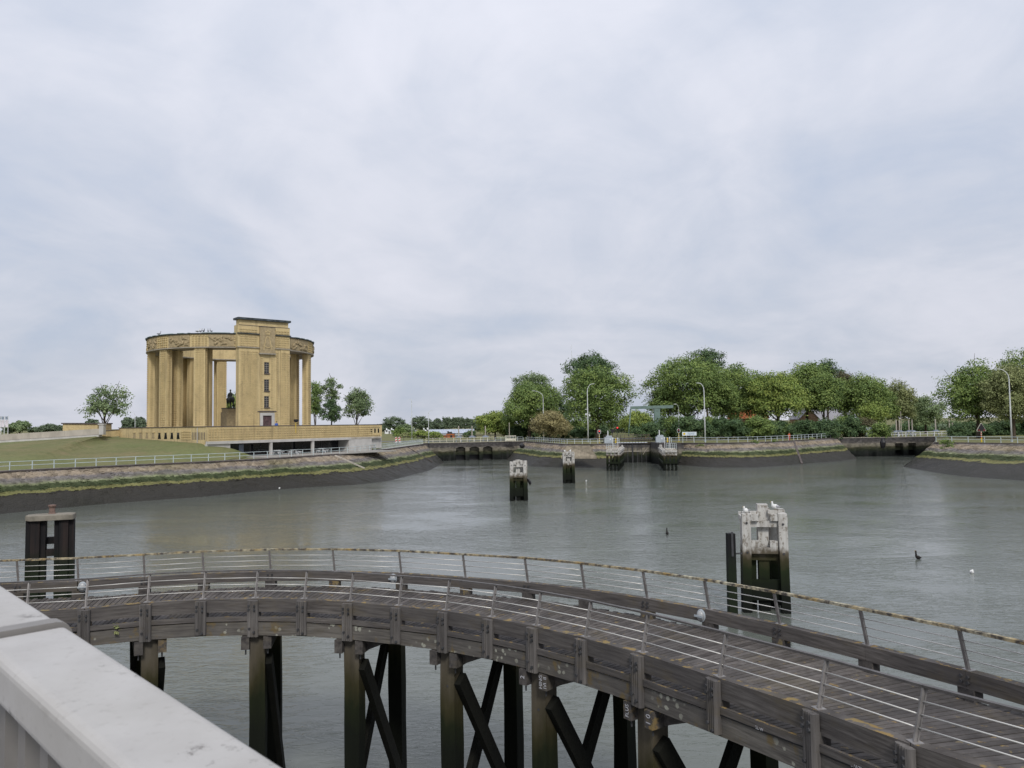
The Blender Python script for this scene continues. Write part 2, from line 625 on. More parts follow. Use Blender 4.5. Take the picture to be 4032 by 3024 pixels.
MT = dict(
    water=material('river_water', f_water),
    plank=material('deck_planks', f_plank),
    timber=material('weathered_timber', f_timber),
    block=material('ribbed_timber', lambda t: f_timber(t, (0.075, 0.069, 0.065), (0.20, 0.186, 0.175), (9, 9, 0.6), True, 0.58)),
    stringer=material('lichen_timber', f_stringer),
    lrail=material('lichen_handrail', f_lichen_rail),
    pile=material('tidal_pile', f_pile),
    brace=material('black_brace', f_brace),
    cap=material('tarred_cap', f_cap),
    peeled=material('peeling_white_timber', f_peeled),
    revet=material('stone_revetment', f_revet),
    sluice=material('sluice_masonry', f_sluice),
    grass=material('grass', f_grass),
    brick=material('yellow_brick', f_brick),
    relief=simple('carved_stone', (0.345, 0.275, 0.165), 0.9, 0.22, 2.5, bump=0.4),
    ledge=simple('stone_ledge', (0.30, 0.27, 0.22), 0.85, 0.25, 2.0),
    copper=simple('copper_roof_edge', (0.055, 0.065, 0.07), 0.6, 0.6, 1.6),
    verdigris=simple('verdigris', (0.26, 0.34, 0.32), 0.6, 0.4, 2.2),
    darkstone=simple('dark_coping', (0.10, 0.085, 0.08), 0.8, 0.35, 1.5),
    concrete=simple('concrete', (0.46, 0.445, 0.42), 0.8, 0.14, 0.9, bump=0.1),
    concdirty=simple('stained_concrete', (0.40, 0.365, 0.31), 0.85, 0.25, 0.7, bump=0.15, stretch=(1, 1, 0.4)),
    path=simple('path', (0.32, 0.305, 0.28), 0.9, 0.15, 1.2),
    road=simple('asphalt', (0.17, 0.17, 0.17), 0.9, 0.15, 1.2),
    steel=simple('stainless_rod', (0.60, 0.585, 0.55), 0.42, 0.06, 4, 0.35),
    post=simple('galvanised_post', (0.25, 0.235, 0.225), 0.5, 0.25, 6, 0.4),
    hrail=simple('dull_handrail', (0.12, 0.11, 0.105), 0.5, 0.3, 5, 0.4),
    galv=simple('pale_green_galvanised', (0.46, 0.52, 0.52), 0.5, 0.12, 1.0),
    white=simple('white_paint', (0.72, 0.73, 0.73), 0.5, 0.08, 1.0),
    lamp=simple('lamp_paint', (0.60, 0.62, 0.62), 0.45, 0.08, 1.0),
    cream=simple('cream_paint', (0.60, 0.58, 0.48), 0.6, 0.15, 1.0),
    whiterail=material('white_bridge_paint', f_whiterail),
    baluster=simple('shaded_baluster_paint', (0.20, 0.188, 0.175), 0.5, 0.12, 8),  # white railing darkened in colour for its shaded side; grey sleeve too
    glass=material('dark_glass', f_glass),
    bronze=simple('bronze', (0.022, 0.024, 0.024), 0.5, 0.4, 3, 0.3),
    bark=simple('bark', (0.085, 0.068, 0.05), 0.95, 0.35, 3, bump=0.5, stretch=(1, 1, 0.25)),
    steelpile=material('rusty_sheet_pile', f_steelpile),
    darksteel=simple('dark_steel', (0.045, 0.045, 0.048), 0.55, 0.35, 3),
    bluesteel=simple('blue_grey_steel', (0.22, 0.26, 0.32), 0.5, 0.2, 2),
    greysteel=simple('grey_cabinet', (0.36, 0.40, 0.43), 0.5, 0.12, 1.5),
    greengirder=simple('green_girder', (0.13, 0.19, 0.165), 0.55, 0.2, 1.2),
    yellow=simple('yellow_paint', (0.62, 0.44, 0.04), 0.5, 0.1, 2),
    red=simple('red_paint', (0.50, 0.055, 0.04), 0.5, 0.15, 2),
    black=simple('black_paint', (0.012, 0.011, 0.013), 0.45, 0.2, 2),
    redlamp=emis('red_lamp', (1.0, 0.06, 0.06), 1.6),
    dimlamp=emis('dim_red_lamp', (1.0, 0.05, 0.04), 0.18),
    bulkhead=simple('bulkhead_glass', (0.36, 0.37, 0.37), 0.25, 0.05, 3),
    signblue=simple('sign_print', (0.10, 0.18, 0.28), 0.6, 0.1, 2),
    signface=simple('sign_face', (0.60, 0.68, 0.74), 0.5, 0.05, 2),
    orangebrick=simple('orange_brick', (0.38, 0.13, 0.055), 0.85, 0.25, 2.0),
    tanbrick=simple('tan_brick', (0.27, 0.18, 0.12), 0.85, 0.25, 2.0),
    rooftile=simple('red_roof_tiles', (0.26, 0.09, 0.05), 0.8, 0.3, 2.5),
    roofgrey=simple('grey_roof', (0.27, 0.265, 0.28), 0.7, 0.2, 1.5),
    bluecloth=simple('blue_cloth', (0.06, 0.13, 0.42), 0.8, 0.2, 3),
    orangecloth=simple('orange_cloth', (0.50, 0.12, 0.06), 0.8, 0.2, 3),
    darkcloth=simple('dark_cloth', (0.03, 0.03, 0.04), 0.8, 0.2, 3),
    skin=simple('skin', (0.42, 0.25, 0.17), 0.6, 0.1, 3),
    doorwood=simple('purple_brown_door', (0.10, 0.062, 0.065), 0.6, 0.35, 3),
    feather_white=simple('white_feathers', (0.68, 0.68, 0.66), 0.8, 0.12, 8),
    feather_grey=simple('grey_feathers', (0.30, 0.30, 0.32), 0.8, 0.2, 8),
    feather_dark=simple('dark_feathers', (0.022, 0.020, 0.018), 0.7, 0.3, 8),
    beak=simple('beak', (0.45, 0.28, 0.05), 0.6, 0.2, 8),
    banner=simple('banner_cloth', (0.62, 0.58, 0.62), 0.8, 0.06, 1),
    stencil=simple('white_stencil', (0.42, 0.42, 0.44), 0.8, 0.25, 18),
)
LEAF = dict(
    mid=leaf_mat('leaf_mid', (0.170, 0.250, 0.074), (0.291, 0.367, 0.099), (0.082, 0.132, 0.048)),
    bright=leaf_mat('leaf_bright', (0.232, 0.319, 0.074), (0.387, 0.439, 0.109), (0.107, 0.159, 0.052)),
    dark=leaf_mat('leaf_dark', (0.093, 0.156, 0.066), (0.144, 0.209, 0.081), (0.046, 0.083, 0.044)),
    olive=leaf_mat('leaf_olive', (0.243, 0.278, 0.109), (0.348, 0.367, 0.166), (0.116, 0.139, 0.062)),
    red=leaf_mat('leaf_reddish', (0.129, 0.117, 0.063), (0.163, 0.145, 0.075), (0.073, 0.068, 0.042)),
    brown=leaf_mat('leaf_brownish', (0.318, 0.278, 0.134), (0.426, 0.367, 0.174), (0.165, 0.149, 0.077)),
    pale=leaf_mat('leaf_pale', (0.194, 0.269, 0.122), (0.291, 0.358, 0.174), (0.096, 0.139, 0.073)),
    far=leaf_mat('leaf_far', (0.136, 0.180, 0.109), (0.175, 0.230, 0.128), (0.088, 0.119, 0.081)),
)

# ------------------------------------------------------------------ the setting: land, banks, water
def V2(p):
    return Vector((p[0], p[1]))


def on_line(u, A, B, v=1740):
    """plan point of the line A-B that lies in the sight line of photo column u"""
    d = at(u, v, Y=1.0)
    A, B = V2(A), V2(B)
    e = B - A
    den_ = d.x * e.y - d.y * e.x
    t = (A.x * d.y - A.y * d.x) / den_
    return A + e * t


def pl(pts, z):
    return [at(u, v, z) for u, v in pts]


def resample(pts, n):
    pts = [Vector(p) for p in pts]
    L = [0.0]
    for a, b in zip(pts, pts[1:]):
        L.append(L[-1] + (b - a).length)
    out = []
    j = 0
    for i in range(n):
        s = L[-1] * i / (n - 1)
        while j < len(pts) - 2 and L[j + 1] < s:
            j += 1
        t = 0 if L[j + 1] == L[j] else (s - L[j]) / (L[j + 1] - L[j])
        out.append(pts[j].lerp(pts[j + 1], min(1, t)))
    return out


crestL = pl([(-300, 1878), (0, 1858), (253, 1845), (506, 1833), (796, 1820), (902, 1815), (1085, 1805), (1247, 1795), (1410, 1783)], 4.5) + \
    [at(1532, 1768.5, 4.55), at(1634, 1754, 4.65), at(1672, 1749, 4.7)]
toeL = pl([(-300, 2070), (0, 2024), (400, 1985), (800, 1956), (1003, 1935), (1207, 1919), (1410, 1908), (1532, 1893), (1694, 1852), (1748, 1821)], 0)
W1A, W1B = at(1662, 1745, 4.7), at(2068, 1737, 4.7)
crest2 = pl([(2066, 1738), (2224, 1750), (2330, 1750), (2443, 1747)], 4.7)
toe2 = pl([(1993, 1811), (2088, 1836), (2210, 1842), (2395, 1842)], 0)
crest3 = pl([(2600, 1746), (2685, 1745), (2847, 1745), (3010, 1741), (3132, 1735), (3200, 1730), (3294, 1725)], 4.7)
toe3 = pl([(2640, 1829), (2689, 1832), (2807, 1841), (2970, 1841), (3092, 1833), (3214, 1822), (3313, 1815), (3373, 1806)], 0)
W2A, W2B = Vector((81.5, 194.1, 4.7)), Vector((108.0, 196.5, 4.7))
crest4 = pl([(3681, 1743), (3850, 1745), (4032, 1748), (4500, 1752)], 4.7)
toe4 = pl([(3555, 1838), (3689, 1862), (3802, 1877), (4032, 1893), (4400, 1915)], 0)
LOCK_L, LOCK_R, GATE_Y = crest2[-1], crest3[0], 181.0

inner = [Vector((-72, -120, 4.5)), Vector((-70, 40, 4.5))] + crestL + [W1A, W1B] + crest2[1:] + \
    [Vector((LOCK_L.x, GATE_Y, 4.7)), Vector((LOCK_R.x, GATE_Y, 4.7))] + crest3 + [W2B] + crest4 + [Vector((118, 90, 4.7)), Vector((126, -120, 4.7))]
outer = [Vector((7000, -120, 4.7)), Vector((7000, 7000, 4.7)), Vector((-7000, 7000, 4.7)), Vector((-7000, -120, 4.5))]
poly = inner + outer
tris = tessellate_polygon([poly])
me = bpy.data.meshes.new('ground')
me.from_pydata([tuple(p) for p in poly], [], [tuple(t) for t in tris])
me.materials.append(MT['grass'])
me.update()
g = link(bpy.data.objects.new('ground', me))
fix_normals(g)
tag(g, kind='structure')
if g.data.polygons[0].normal.z < 0:
    g.data.flip_normals()

mb = MB()
mb.v = [Vector(p) for p in ((-400, -260, 0), (400, -260, 0), (400, 215, 0), (-400, 215, 0))]
mb.f = [(0, 1, 2, 3)]
tag(mb.build('water', MT['water']), kind='structure')


def bank(name, crest, toe, n, ends=(None, None)):
    c = resample(crest, n)
    t = resample(toe, n)
    rng = random.Random(5)
    b = MB()
    rows = 15
    for i in range(n):
        d = (t[i] - c[i])
        for k in range(rows + 1):
            f = k / rows * 1.25
            p = c[i] + d * f
            if 0 < f < 1:
                p += Vector((rng.uniform(-.10, .10), rng.uniform(-.10, .10), rng.uniform(-.08, .08)))
            b.v.append(p)
    m_ = rows + 1
    for i in range(n - 1):
        for k in range(rows):
            b.f.append((i * m_ + k, i * m_ + k + 1, (i + 1) * m_ + k + 1, (i + 1) * m_ + k))
    o = b.build(name, MT['revet'])
    tag(o, kind='structure')
    return o


def bank_stones(name, crest, toe, count, seed, f0=.02, f1=.62):
    """loose set revetment stones standing proud of the slope"""
    c = resample(crest, 240)
    t = resample(toe, 240)
    rs = random.Random(seed)
    b = MB()
    for _ in range(count):
        i = rs.randrange(2, 237)
        f = f0 + (f1 - f0) * rs.random()
        p = c[i].lerp(t[i], f)
        ex = (c[i + 2] - c[i - 2]).normalized()
        ez = (c[i] - t[i]).normalized()
        n = ez.cross(ex).normalized()
        if n.z < 0:
            n = -n
        w_, h_, d_ = rs.uniform(.2, .5), rs.uniform(.14, .3), rs.uniform(.015, .06)
        a = rs.uniform(-.15, .15)
        e1 = (ex + ez * a).normalized()
        e2 = n.cross(e1)
        q = p - e1 * w_ / 2 - e2 * h_ / 2 - n * .05
        k = rs.uniform(.7, .9)
        r0 = [q, q + e1 * w_, q + e1 * w_ + e2 * h_, q + e2 * h_]
        m_ = q + e1 * w_ / 2 + e2 * h_ / 2
        b.quadstrip([r0, [m_ + (x - m_) * k + n * (d_ + .05) for x in r0]])
    o = b.build(name, MT['revet'])
    tag(o, 'loose stones set in the slope', 'stones', kind='stuff')


left_c = [Vector((-72, -120, 4.5)), Vector((-70, 40, 4.5))]
left_t = [Vector((-66, -120, 0)), Vector((-64, 40, 0))]
bank('river_bank_left', crestL, toeL, 200)
bank_stones('bank_stones', crestL, toeL, 3600, 1)
bank_stones('bank_stones', crest2, toe2, 1500, 2)
bank_stones('bank_stones', crest3[1:], toe3, 2600, 3)
bank_stones('bank_stones', crest4, toe4, 1800, 4, .02, .5)
bank('river_bank_near_left', left_c + crestL[:1], left_t + toeL[:1], 20)
bank('river_bank_middle', crest2, toe2, 40)
bank('river_bank_right', crest3[1:], toe3, 60)
bank('river_bank_far_right', crest4, toe4, 50)
bank('river_bank_far_right_flank', [W2B, crest4[0]], [W2B + Vector((-3, -4, -4.7)), toe4[0]], 16)
bank('river_bank_near_right', [crest4[-1], Vector((118, 90, 4.7)), Vector((126, -120, 4.7))], [toe4[-1], Vector((98, 80, 0)), Vector((104, -120, 0))], 20)


def coping(name, pts, h=0.16, wd_=0.5):
    b = MB()
    for p, q in zip(pts, pts[1:]):
        d = (q - p).normalized() * 0.003
        b.bar(p + d + Vector((0, 0, h / 2 - 0.05)), q - d + Vector((0, 0, h / 2 - 0.05)), wd_, h)
    tag(b.build(name, MT['darkstone']), kind='structure')


coping('quay_coping_left', resample(crestL, 60))
coping('quay_coping_middle', crest2)
coping('quay_coping_right', crest3)
coping('quay_coping_far_right', crest4)


def strip(name, pts, off0, off1, dz, mat, side=1):
    """a path laid beside a crest line, off0..off1 metres on the land side"""
    n = len(pts)
    b = MB()
    for i, p in enumerate(pts):
        d = (pts[min(i + 1, n - 1)] - pts[max(i - 1, 0)])
        nn = Vector((-d.y, d.x, 0)).normalized() * side
        b.v += [p + nn * off0 + Vector((0, 0, dz)), p + nn * off1 + Vector((0, 0, dz))]
    for i in range(n - 1):
        b.f.append((2 * i, 2 * i + 1, 2 * i + 3, 2 * i + 2))
    o = b.build(name, mat)
    fix_normals(o)
    tag(o, kind='structure')


strip('quay_path_left', resample(crestL, 60), 0.3, 2.4, 0.03, MT['path'])
strip('quay_path_middle', resample(crest2, 20), 0.3, 1.6, 0.03, MT['path'])
strip('quay_path_right', resample(crest3, 40), 0.3, 1.6, 0.03, MT['path'])
strip('quay_path_far_right', resample(crest4, 20), 0.3, 1.6, 0.03, MT['path'])
# the road behind the sluices
mb = MB()
mb.v = [Vector(p) for p in ((-70, 232, 4.76), (-20, 214, 4.76), (40, 214, 4.76), (40, 222, 4.76), (-18, 222, 4.76), (-66, 240, 4.76))]
mb.f = [(0, 1, 4, 5), (1, 2, 3, 4)]
o = mb.build('road', MT['road'])
fix_normals(o)
tag(o, kind='structure')

# grass mound in front of the memorial terrace
C0, C1 = Vector((-48, 121, 0)), Vector((-25.9, 152.7, 0))
CL = Vector((-71.5, 140, 0))
TD = (C1 - C0).normalized()
TN = Vector((TD.y, -TD.x, 0))
LD = (CL - C0).normalized()
LN = Vector((-LD.y, LD.x, 0))
if LN.y > 0:
    LN = -LN
RA, RB = at(-900, 1788, Y=126), at(395, 1709, Y=131)       # foot of the ramp wall
mtop = [at(-900, 1800, Y=125), at(-300, 1761, Y=128.5), at(0, 1742, Y=129.6), at(233, 1728, Y=130.3), at(395, 1716, Y=130.9), CL + LN * 0.6 + Vector((0, 0, 8.0)),
        CL - LD * 6 + LN * 0.3 + Vector((0, 0, 7.75)), C0 + LD * 12 + LN * 0.25 + Vector((0, 0, 7.35)), C0 + LD * 1 + LN * 0.3 + Vector((0, 0, 7.0)), C0 + TD * 4.2 + TN * 0.35 + Vector((0, 0, 6.15)), C0 + TD * 8.5 + TN * 0.3 + Vector((0, 0, 4.6))]
cl_ = resample(crestL, 60)
lo = []
for i, p in enumerate(cl_):
    d = cl_[min(i + 1, 59)] - cl_[max(i - 1, 0)]
    lo.append(p + Vector((-d.y, d.x, 0)).normalized() * 2.8 + Vector((0, 0, 0.02)))
lo = [Vector((-70, 60, 4.52))] + [p for p in lo if p.y < 117.5]
nm = 50
tp, bt = resample(mtop, nm), resample(lo, nm)
b = MB()
rows = 10
rng = random.Random(2)
for i in range(nm):
    for k in range(rows + 1):
        f = k / rows
        p = bt[i].lerp(tp[i], f)
        p.z = bt[i].z + (tp[i].z - bt[i].z) * (0.55 * f + 0.45 * f * f * (3 - 2 * f)) + (rng.uniform(-.05, .05) if 0 < k < rows else 0)
        b.v.append(p)
for i in range(nm - 1):
    for k in range(rows):
        a = i * (rows + 1) + k
        b.f.append((a, a + rows + 1, a + rows + 2, a + 1))
o = b.build('grass_mound', MT['grass'])
fix_normals(o)
tag(o, kind='structure')

# ------------------------------------------------------------------ memorial ring
CX, CY, ZT = -53.45, 147.0, 8.6
RC = Vector((CX, CY, 0))
Z_BEAM, Z_TOP = 23.3, 25.75
TAZ = -50.0
memorial = thing('ring_memorial', (CX, CY, ZT), 'circular yellow brick memorial on tall pillars with a square tower', 'memorial')


def pol(deg, r, z=0.0):
    return Vector((CX + r * math.cos(R(deg)), CY + r * math.sin(R(deg)), z))


def studs(b, o, ex, n, wdt, z0, z1, sx_=0.52, sz_=0.40, w_=0.33, h_=0.19, d_=0.13, skip=()):
    """rows of projecting header bricks on a wall face: o = left foot, ex = unit direction, n = outward unit"""
    nx = max(1, int((wdt - 0.1) / sx_))
    mx_ = (wdt - (nx - 1) * sx_) / 2
    nz = int((z1 - z0) / sz_)
    for i in range(nx):
        for j in range(nz):
            x, zz = mx_ + i * sx_, z0 + (j + 0.5) * sz_
            if any(a < x < c and e < zz < f for a, c, e, f in skip):
                continue
            q = o + ex * (x - w_ / 2) + Vector((0, 0, zz - o.z - h_ / 2)) - n * 0.03
            b.frame_box(q, ex * w_, n * (d_ + 0.03), Vector((0, 0, h_)))


COLS = [-91.5, -121.5, -151.5, -181.5, -211.0, -239.5, -271.5, -301.0, -330.5, -360.0]
for th in COLS:
    rd = Vector((math.cos(R(th)), math.sin(R(th)), 0))
    td = Vector((-rd.y, rd.x, 0))
    for r0, r1, hw_ in ((13.6, 14.7, .98), (11.4, 12.4, .9)):          # outer and inner pier of the pair
        b = MB()
        b.frame_box(RC + rd * r0 - td * hw_ + Vector((0, 0, ZT)), rd * (r1 - r0), td * (2 * hw_), Vector((0, 0, Z_BEAM - ZT)))
        p = b.build('pillar', MT['brick'], memorial)
        b = MB()
        studs(b, RC + rd * r1 - td * hw_ + Vector((0, 0, ZT)), td, rd, 2 * hw_, ZT + .2, Z_BEAM - .1)
        studs(b, RC + rd * r0 + td * hw_ + Vector((0, 0, ZT)), rd, td, r1 - r0, ZT + .2, Z_BEAM - .1, sx_=.5)
        studs(b, RC + rd * r1 - td * hw_ + Vector((0, 0, ZT)), -rd, -td, r1 - r0, ZT + .2, Z_BEAM - .1, sx_=.5)
        studs(b, RC + rd * r0 + td * hw_ + Vector((0, 0, ZT)), -td, -rd, 2 * hw_, ZT + .2, Z_BEAM - .1)
        b.build('header_bricks', MT['brick'], p, kind='stuff')


def annulus(b, r0, r1, z0, z1, a0, a1, n):
    rings = []
    for i in range(n + 1):
        a = a0 + (a1 - a0) * i / n
        rings.append([pol(a, r0, z0), pol(a, r1, z0), pol(a, r1, z1), pol(a, r0, z1)])
    b.quadstrip(rings)


A0, A1 = TAZ - 17.6, TAZ - 342.4
b = MB()
annulus(b, 11.1, 14.85, Z_BEAM + 0.12, Z_TOP - 0.1, A0, A1, 90)
o = b.build('ring_beam', MT['brick'], memorial)
fix_normals(o)
b = MB()
annulus(b, 10.95, 15.05, Z_BEAM - 0.06, Z_BEAM + 0.12, A0, A1, 90)
o = b.build('ledge', MT['ledge'], memorial)
fix_normals(o)
b = MB()
annulus(b, 11.0, 15.12, Z_TOP - 0.1, Z_TOP + 0.05, A0, A1, 90)
o = b.build('roof_edge', MT['copper'], memorial)
fix_normals(o)
rng = random.Random(9)
b = MB()
a = A0
while a > A1 + 4:
    d = rng.uniform(1.0, 4.0)
    if rng.random() < 0.62:
        annulus(b, 14.2, 15.2, Z_TOP + 0.055, Z_TOP + 0.12, a, a - d, 3)
    a -= d + 0.2
o = b.build('verdigris_flashing', MT['verdigris'], memorial, kind='stuff')
fix_normals(o)

mids = [TAZ - 17.6] + [th for th in COLS] + [TAZ - 342.4]
for i, th in enumerate(COLS):
    # brickwork headers above each pillar
    b = MB()
    for k in range(-2, 3):
        a_ = th + k * 2.2
        rd = Vector((math.cos(R(a_)), math.sin(R(a_)), 0))
        studs(b, pol(a_, 14.85, Z_BEAM) - Vector((-rd.y, rd.x, 0)) * 0.28, Vector((-rd.y, rd.x, 0)), rd, 0.56, Z_BEAM + 0.2, Z_TOP - 0.15, sz_=0.4)
    b.build('header_bricks', MT['brick'], memorial, kind='stuff')
# carved panels between the pillars: slab plus raised figures
rng = random.Random(21)
PAN = [(COLS[i] - 6.6, COLS[i + 1] + 6.6) for i in range(9)] + [(-66.5, -85.2), (-6.6, -29.5)]
for a_hi, a_lo in PAN:
    b = MB()
    annulus(b, 14.8, 14.93, Z_BEAM + 0.2, Z_TOP - 0.2, a_hi, a_lo, 10)
    p = b.build('relief_panel', MT['relief'], memorial)
    fix_normals(p)
    b = MB()
    for k in range(13):
        aa = a_lo + 1 + (a_hi - a_lo - 2) * (k + rng.uniform(.1, .9)) / 13
        c = pol(aa, 14.93, Z_BEAM + rng.uniform(0.55, 1.75))
        rd = (c - RC)
        rd.z = 0
        rd.normalize()
        td = Vector((-rd.y, rd.x, 0))
        s = rng.uniform(0.15, 0.33)
        for q in range(rng.choice((1, 2, 3))):
            e = c + td * rng.uniform(-.7, .7) + Vector((0, 0, rng.uniform(-.5, .5)))
            e.z = min(max(e.z, Z_BEAM + .3), Z_TOP - .35)
            b.tube([c, c.lerp(e, .5) + rd * 0.05, e], [s * .55, s * .7, s * .4], 5)
        b.ellipsoid(c, (s * .8, s * .8, s), 7, 5)
    b.build('carved_figures', MT['relief'], p, kind='stuff')
for sgn in (-1, 1):                                # brick beside the tower
    a_ = TAZ + sgn * 22
    b = MB()
    for k in range(-2, 9):
        aa = TAZ + sgn * (19 + k * 2.2 + 2)
        if abs(aa - TAZ) > 20 or abs(aa - TAZ) < 18.0:
            continue
        rd = Vector((math.cos(R(aa)), math.sin(R(aa)), 0))
        studs(b, pol(aa, 14.85, Z_BEAM) - Vector((-rd.y, rd.x, 0)) * 0.28, Vector((-rd.y, rd.x, 0)), rd, 0.56, Z_BEAM + 0.2, Z_TOP - 0.15, sz_=0.4)
    b.build('header_bricks', MT['brick'], memorial, kind='stuff')

# the tower in the ring
NT_ = Vector((math.cos(R(TAZ)), math.sin(R(TAZ)), 0))
TT = Vector((-NT_.y, NT_.x, 0))
F0 = RC + NT_ * 15.45                              # middle of the front face
UZ = Vector((0, 0, 1))
HW = 4.6
body = MB()
body.frame_box(F0 - TT * HW - NT_ * 1.3 + UZ * ZT, TT * (2 * HW), NT_ * 1.12, UZ * (Z_BEAM - ZT))
body.frame_box(F0 - TT * 2.2 - NT_ * 4.2 + UZ * ZT, TT * 4.6, NT_ * 2.89, UZ * (Z_BEAM - ZT))
tower = body.build('tower', MT['brick'], memorial)
b = MB()
b.frame_box(F0 - TT * (HW + .12) - NT_ * 1.9 + UZ * Z_BEAM, TT * (2 * HW + .2), NT_ * 1.85, UZ * (27.2 - Z_BEAM))
top = b.build('tower_top', MT['brick'], memorial)
b = MB()
b.frame_box(F0 - TT * (HW - .15) - NT_ * 1.7 + UZ * 27.2, TT * (2 * HW - .3), NT_ * 1.45, UZ * 0.95)
b.build('attic', MT['brick'], memorial)
b = MB()
b.frame_box(F0 - TT * (HW + .2) - NT_ * 2.2 + UZ * 28.15, TT * (2 * HW + .4), NT_ * 2.4, UZ * 0.36)
b.build('roof_slab', MT['copper'], memorial)
b = MB()
b.frame_box(F0 - TT * (HW - .02) - NT_ * 1.8 + UZ * 27.13, TT * (2 * HW - .04), NT_ * 1.79, UZ * 0.08)
b.build('string_course', MT['darkstone'], memorial)
CT = 0.42
for nm_, x0, x1, pr in (('left_bay', -HW, -0.95, 0.0), ('right_bay', 1.78, 2.85, 0.0), ('corner_pier', 2.9, HW, 0.06)):
    b = MB()
    b.frame_box(F0 + TT * x0 - NT_ * 0.2 + UZ * ZT, TT * (x1 - x0), NT_ * (0.2 + pr), UZ * (Z_BEAM - ZT - .05))
    p = b.build('front_pier', MT['brick'], memorial)
    b = MB()
    studs(b, F0 + TT * x0 + NT_ * pr + UZ * ZT, TT, NT_, x1 - x0, ZT + .2, Z_BEAM - .2)
    b.build('header_bricks', MT['brick'], p, kind='stuff')
b = MB()                                           # inner margins beside the window strip
for x0, x1 in ((-0.95, -0.05), (0.9, 1.78)):
    b.frame_box(F0 + TT * (x0 + .005) - NT_ * 0.2 + UZ * (12.3 if x0 < 0 else 12.3), TT * (x1 - x0 - .01), NT_ * 0.12, UZ * (22.4 - 12.3))
o = b.build('window_margin', MT['brick'], memorial)
b = MB()
studs(b, F0 + TT * -0.95 - NT_ * 0.08 + UZ * 12.3, TT, NT_, .85, 12.6, 22.2)
studs(b, F0 + TT * 0.92 - NT_ * 0.08 + UZ * 12.3, TT, NT_, .85, 12.6, 22.2)
b.build('header_bricks', MT['brick'], o, kind='stuff')
b = MB()
studs(b, F0 - TT * (HW + .12) - NT_ * 0.05 + UZ * Z_BEAM, TT, NT_, 3.6, Z_TOP + .15, 27.0, sz_=0.4)
studs(b, F0 + TT * 1.85 - NT_ * 0.05 + UZ * Z_BEAM, TT, NT_, 2.8, Z_TOP + .15, 27.0, sz_=0.4)
studs(b, F0 - TT * (HW + .12) - NT_ * 0.05 + UZ * Z_BEAM, TT, NT_, 3.6, Z_BEAM + .2, Z_TOP - .1, sz_=0.4)
studs(b, F0 + TT * 1.85 - NT_ * 0.05 + UZ * Z_BEAM, TT, NT_, 2.8, Z_BEAM + .2, Z_TOP - .1, sz_=0.4)
b.build('header_bricks', MT['brick'], top, kind='stuff')
for x0, x1 in ((-HW - .2, CT - 1.42), (CT + 1.42, HW + .2)):
    b = MB()
    b.frame_box(F0 + TT * x0 - NT_ * 0.3 + UZ * (Z_BEAM - .06), TT * (x1 - x0), NT_ * 0.5, UZ * 0.18)
    b.build('ledge', MT['ledge'], memorial)
    b = MB()
    b.frame_box(F0 + TT * x0 - NT_ * 0.3 + UZ * (Z_TOP - .1), TT * (x1 - x0), NT_ * 0.55, UZ * 0.17)
    b.build('roof_edge', MT['copper'], memorial)
# emblem panel with crown and letter
b = MB()
b.frame_box(F0 + TT * (CT - 1.38) - NT_ * 0.3 + UZ * 22.45, TT * 2.76, NT_ * 0.62, UZ * 4.6)
emb = b.build('emblem_panel', MT['relief'], memorial)
b = MB()
b.frame_box(F0 + TT * (CT - 1.5) - NT_ * 0.2 + UZ * 22.22, TT * 3.0, NT_ * 0.62, UZ * 0.22)
b.build('panel_sill', MT['ledge'], emb)
b = MB()
b.frame_box(F0 + TT * (CT - 1.45) - NT_ * 0.2 + UZ * 27.06, TT * 2.9, NT_ * 0.6, UZ * 0.1)
b.build('panel_head', MT['darkstone'], emb)


def EP(x, z):
    return F0 + TT * (CT + x) + NT_ * 0.34 + UZ * z


b = MB()
for p, q in (((-0.28, 25.25), (-0.75, 22.95)), ((0.28, 25.25), (0.75, 22.95)), ((-0.32, 25.28), (0.32, 25.28)),
             ((-0.88, 23.66), (-0.6, 23.6)), ((-0.6, 23.6), (0, 23.36)), ((0, 23.36), (0.6, 23.6)), ((0.6, 23.6), (0.88, 23.66))):
    b.bar(EP(*p), EP(*q), 0.12, 0.14, NT_)
b.build('letter_a', MT['brick'], emb)
b = MB()
cr = [(-0.3, 25.72), (0.34, 25.72), (0.36, 25.82), (-0.32, 25.82)]
b.bar(EP(-.34, 25.72), EP(.36, 25.72), 0.08, 0.12, NT_)
star = [(-0.28, 25.86), (-0.46, 26.3), (-0.2, 26.16), (0.0, 26.6), (0.2, 26.16), (0.46, 26.3), (0.28, 25.86)]
for p, q in zip(star, star[1:] + star[:1]):
    b.bar(EP(*p), EP(*q), 0.08, 0.1, NT_)
b.build('crown', MT['brick'], emb)
# windows
for z0, z1 in ((18.95, 20.85), (15.85, 17.8), (12.95, 14.85)):
    b = MB()
    b.frame_box(F0 + TT * (CT - .42) - NT_ * 0.19 + UZ * z0, TT * 0.84, NT_ * 0.03, UZ * (z1 - z0))
    wn = b.build('window', MT['glass'], memorial)
    b = MB()
    for k in range(1, 5):
        zz = z0 + (z1 - z0) * k / 5
        b.frame_box(F0 + TT * (CT - .42) - NT_ * 0.155 + UZ * (zz - .025), TT * 0.84, NT_ * 0.03, UZ * 0.05)
    b.frame_box(F0 + TT * (CT - .02) - NT_ * 0.152 + UZ * z0, TT * 0.04, NT_ * 0.03, UZ * (z1 - z0))
    b.build('glazing_bars', MT['ledge'], wn)
    b = MB()
    b.frame_box(F0 + TT * (CT - .5) - NT_ * 0.18 + UZ * (z0 - .2), TT * 1.1, NT_ * 0.2, UZ * 0.16)
    b.build('sill', MT['darkstone'], wn)
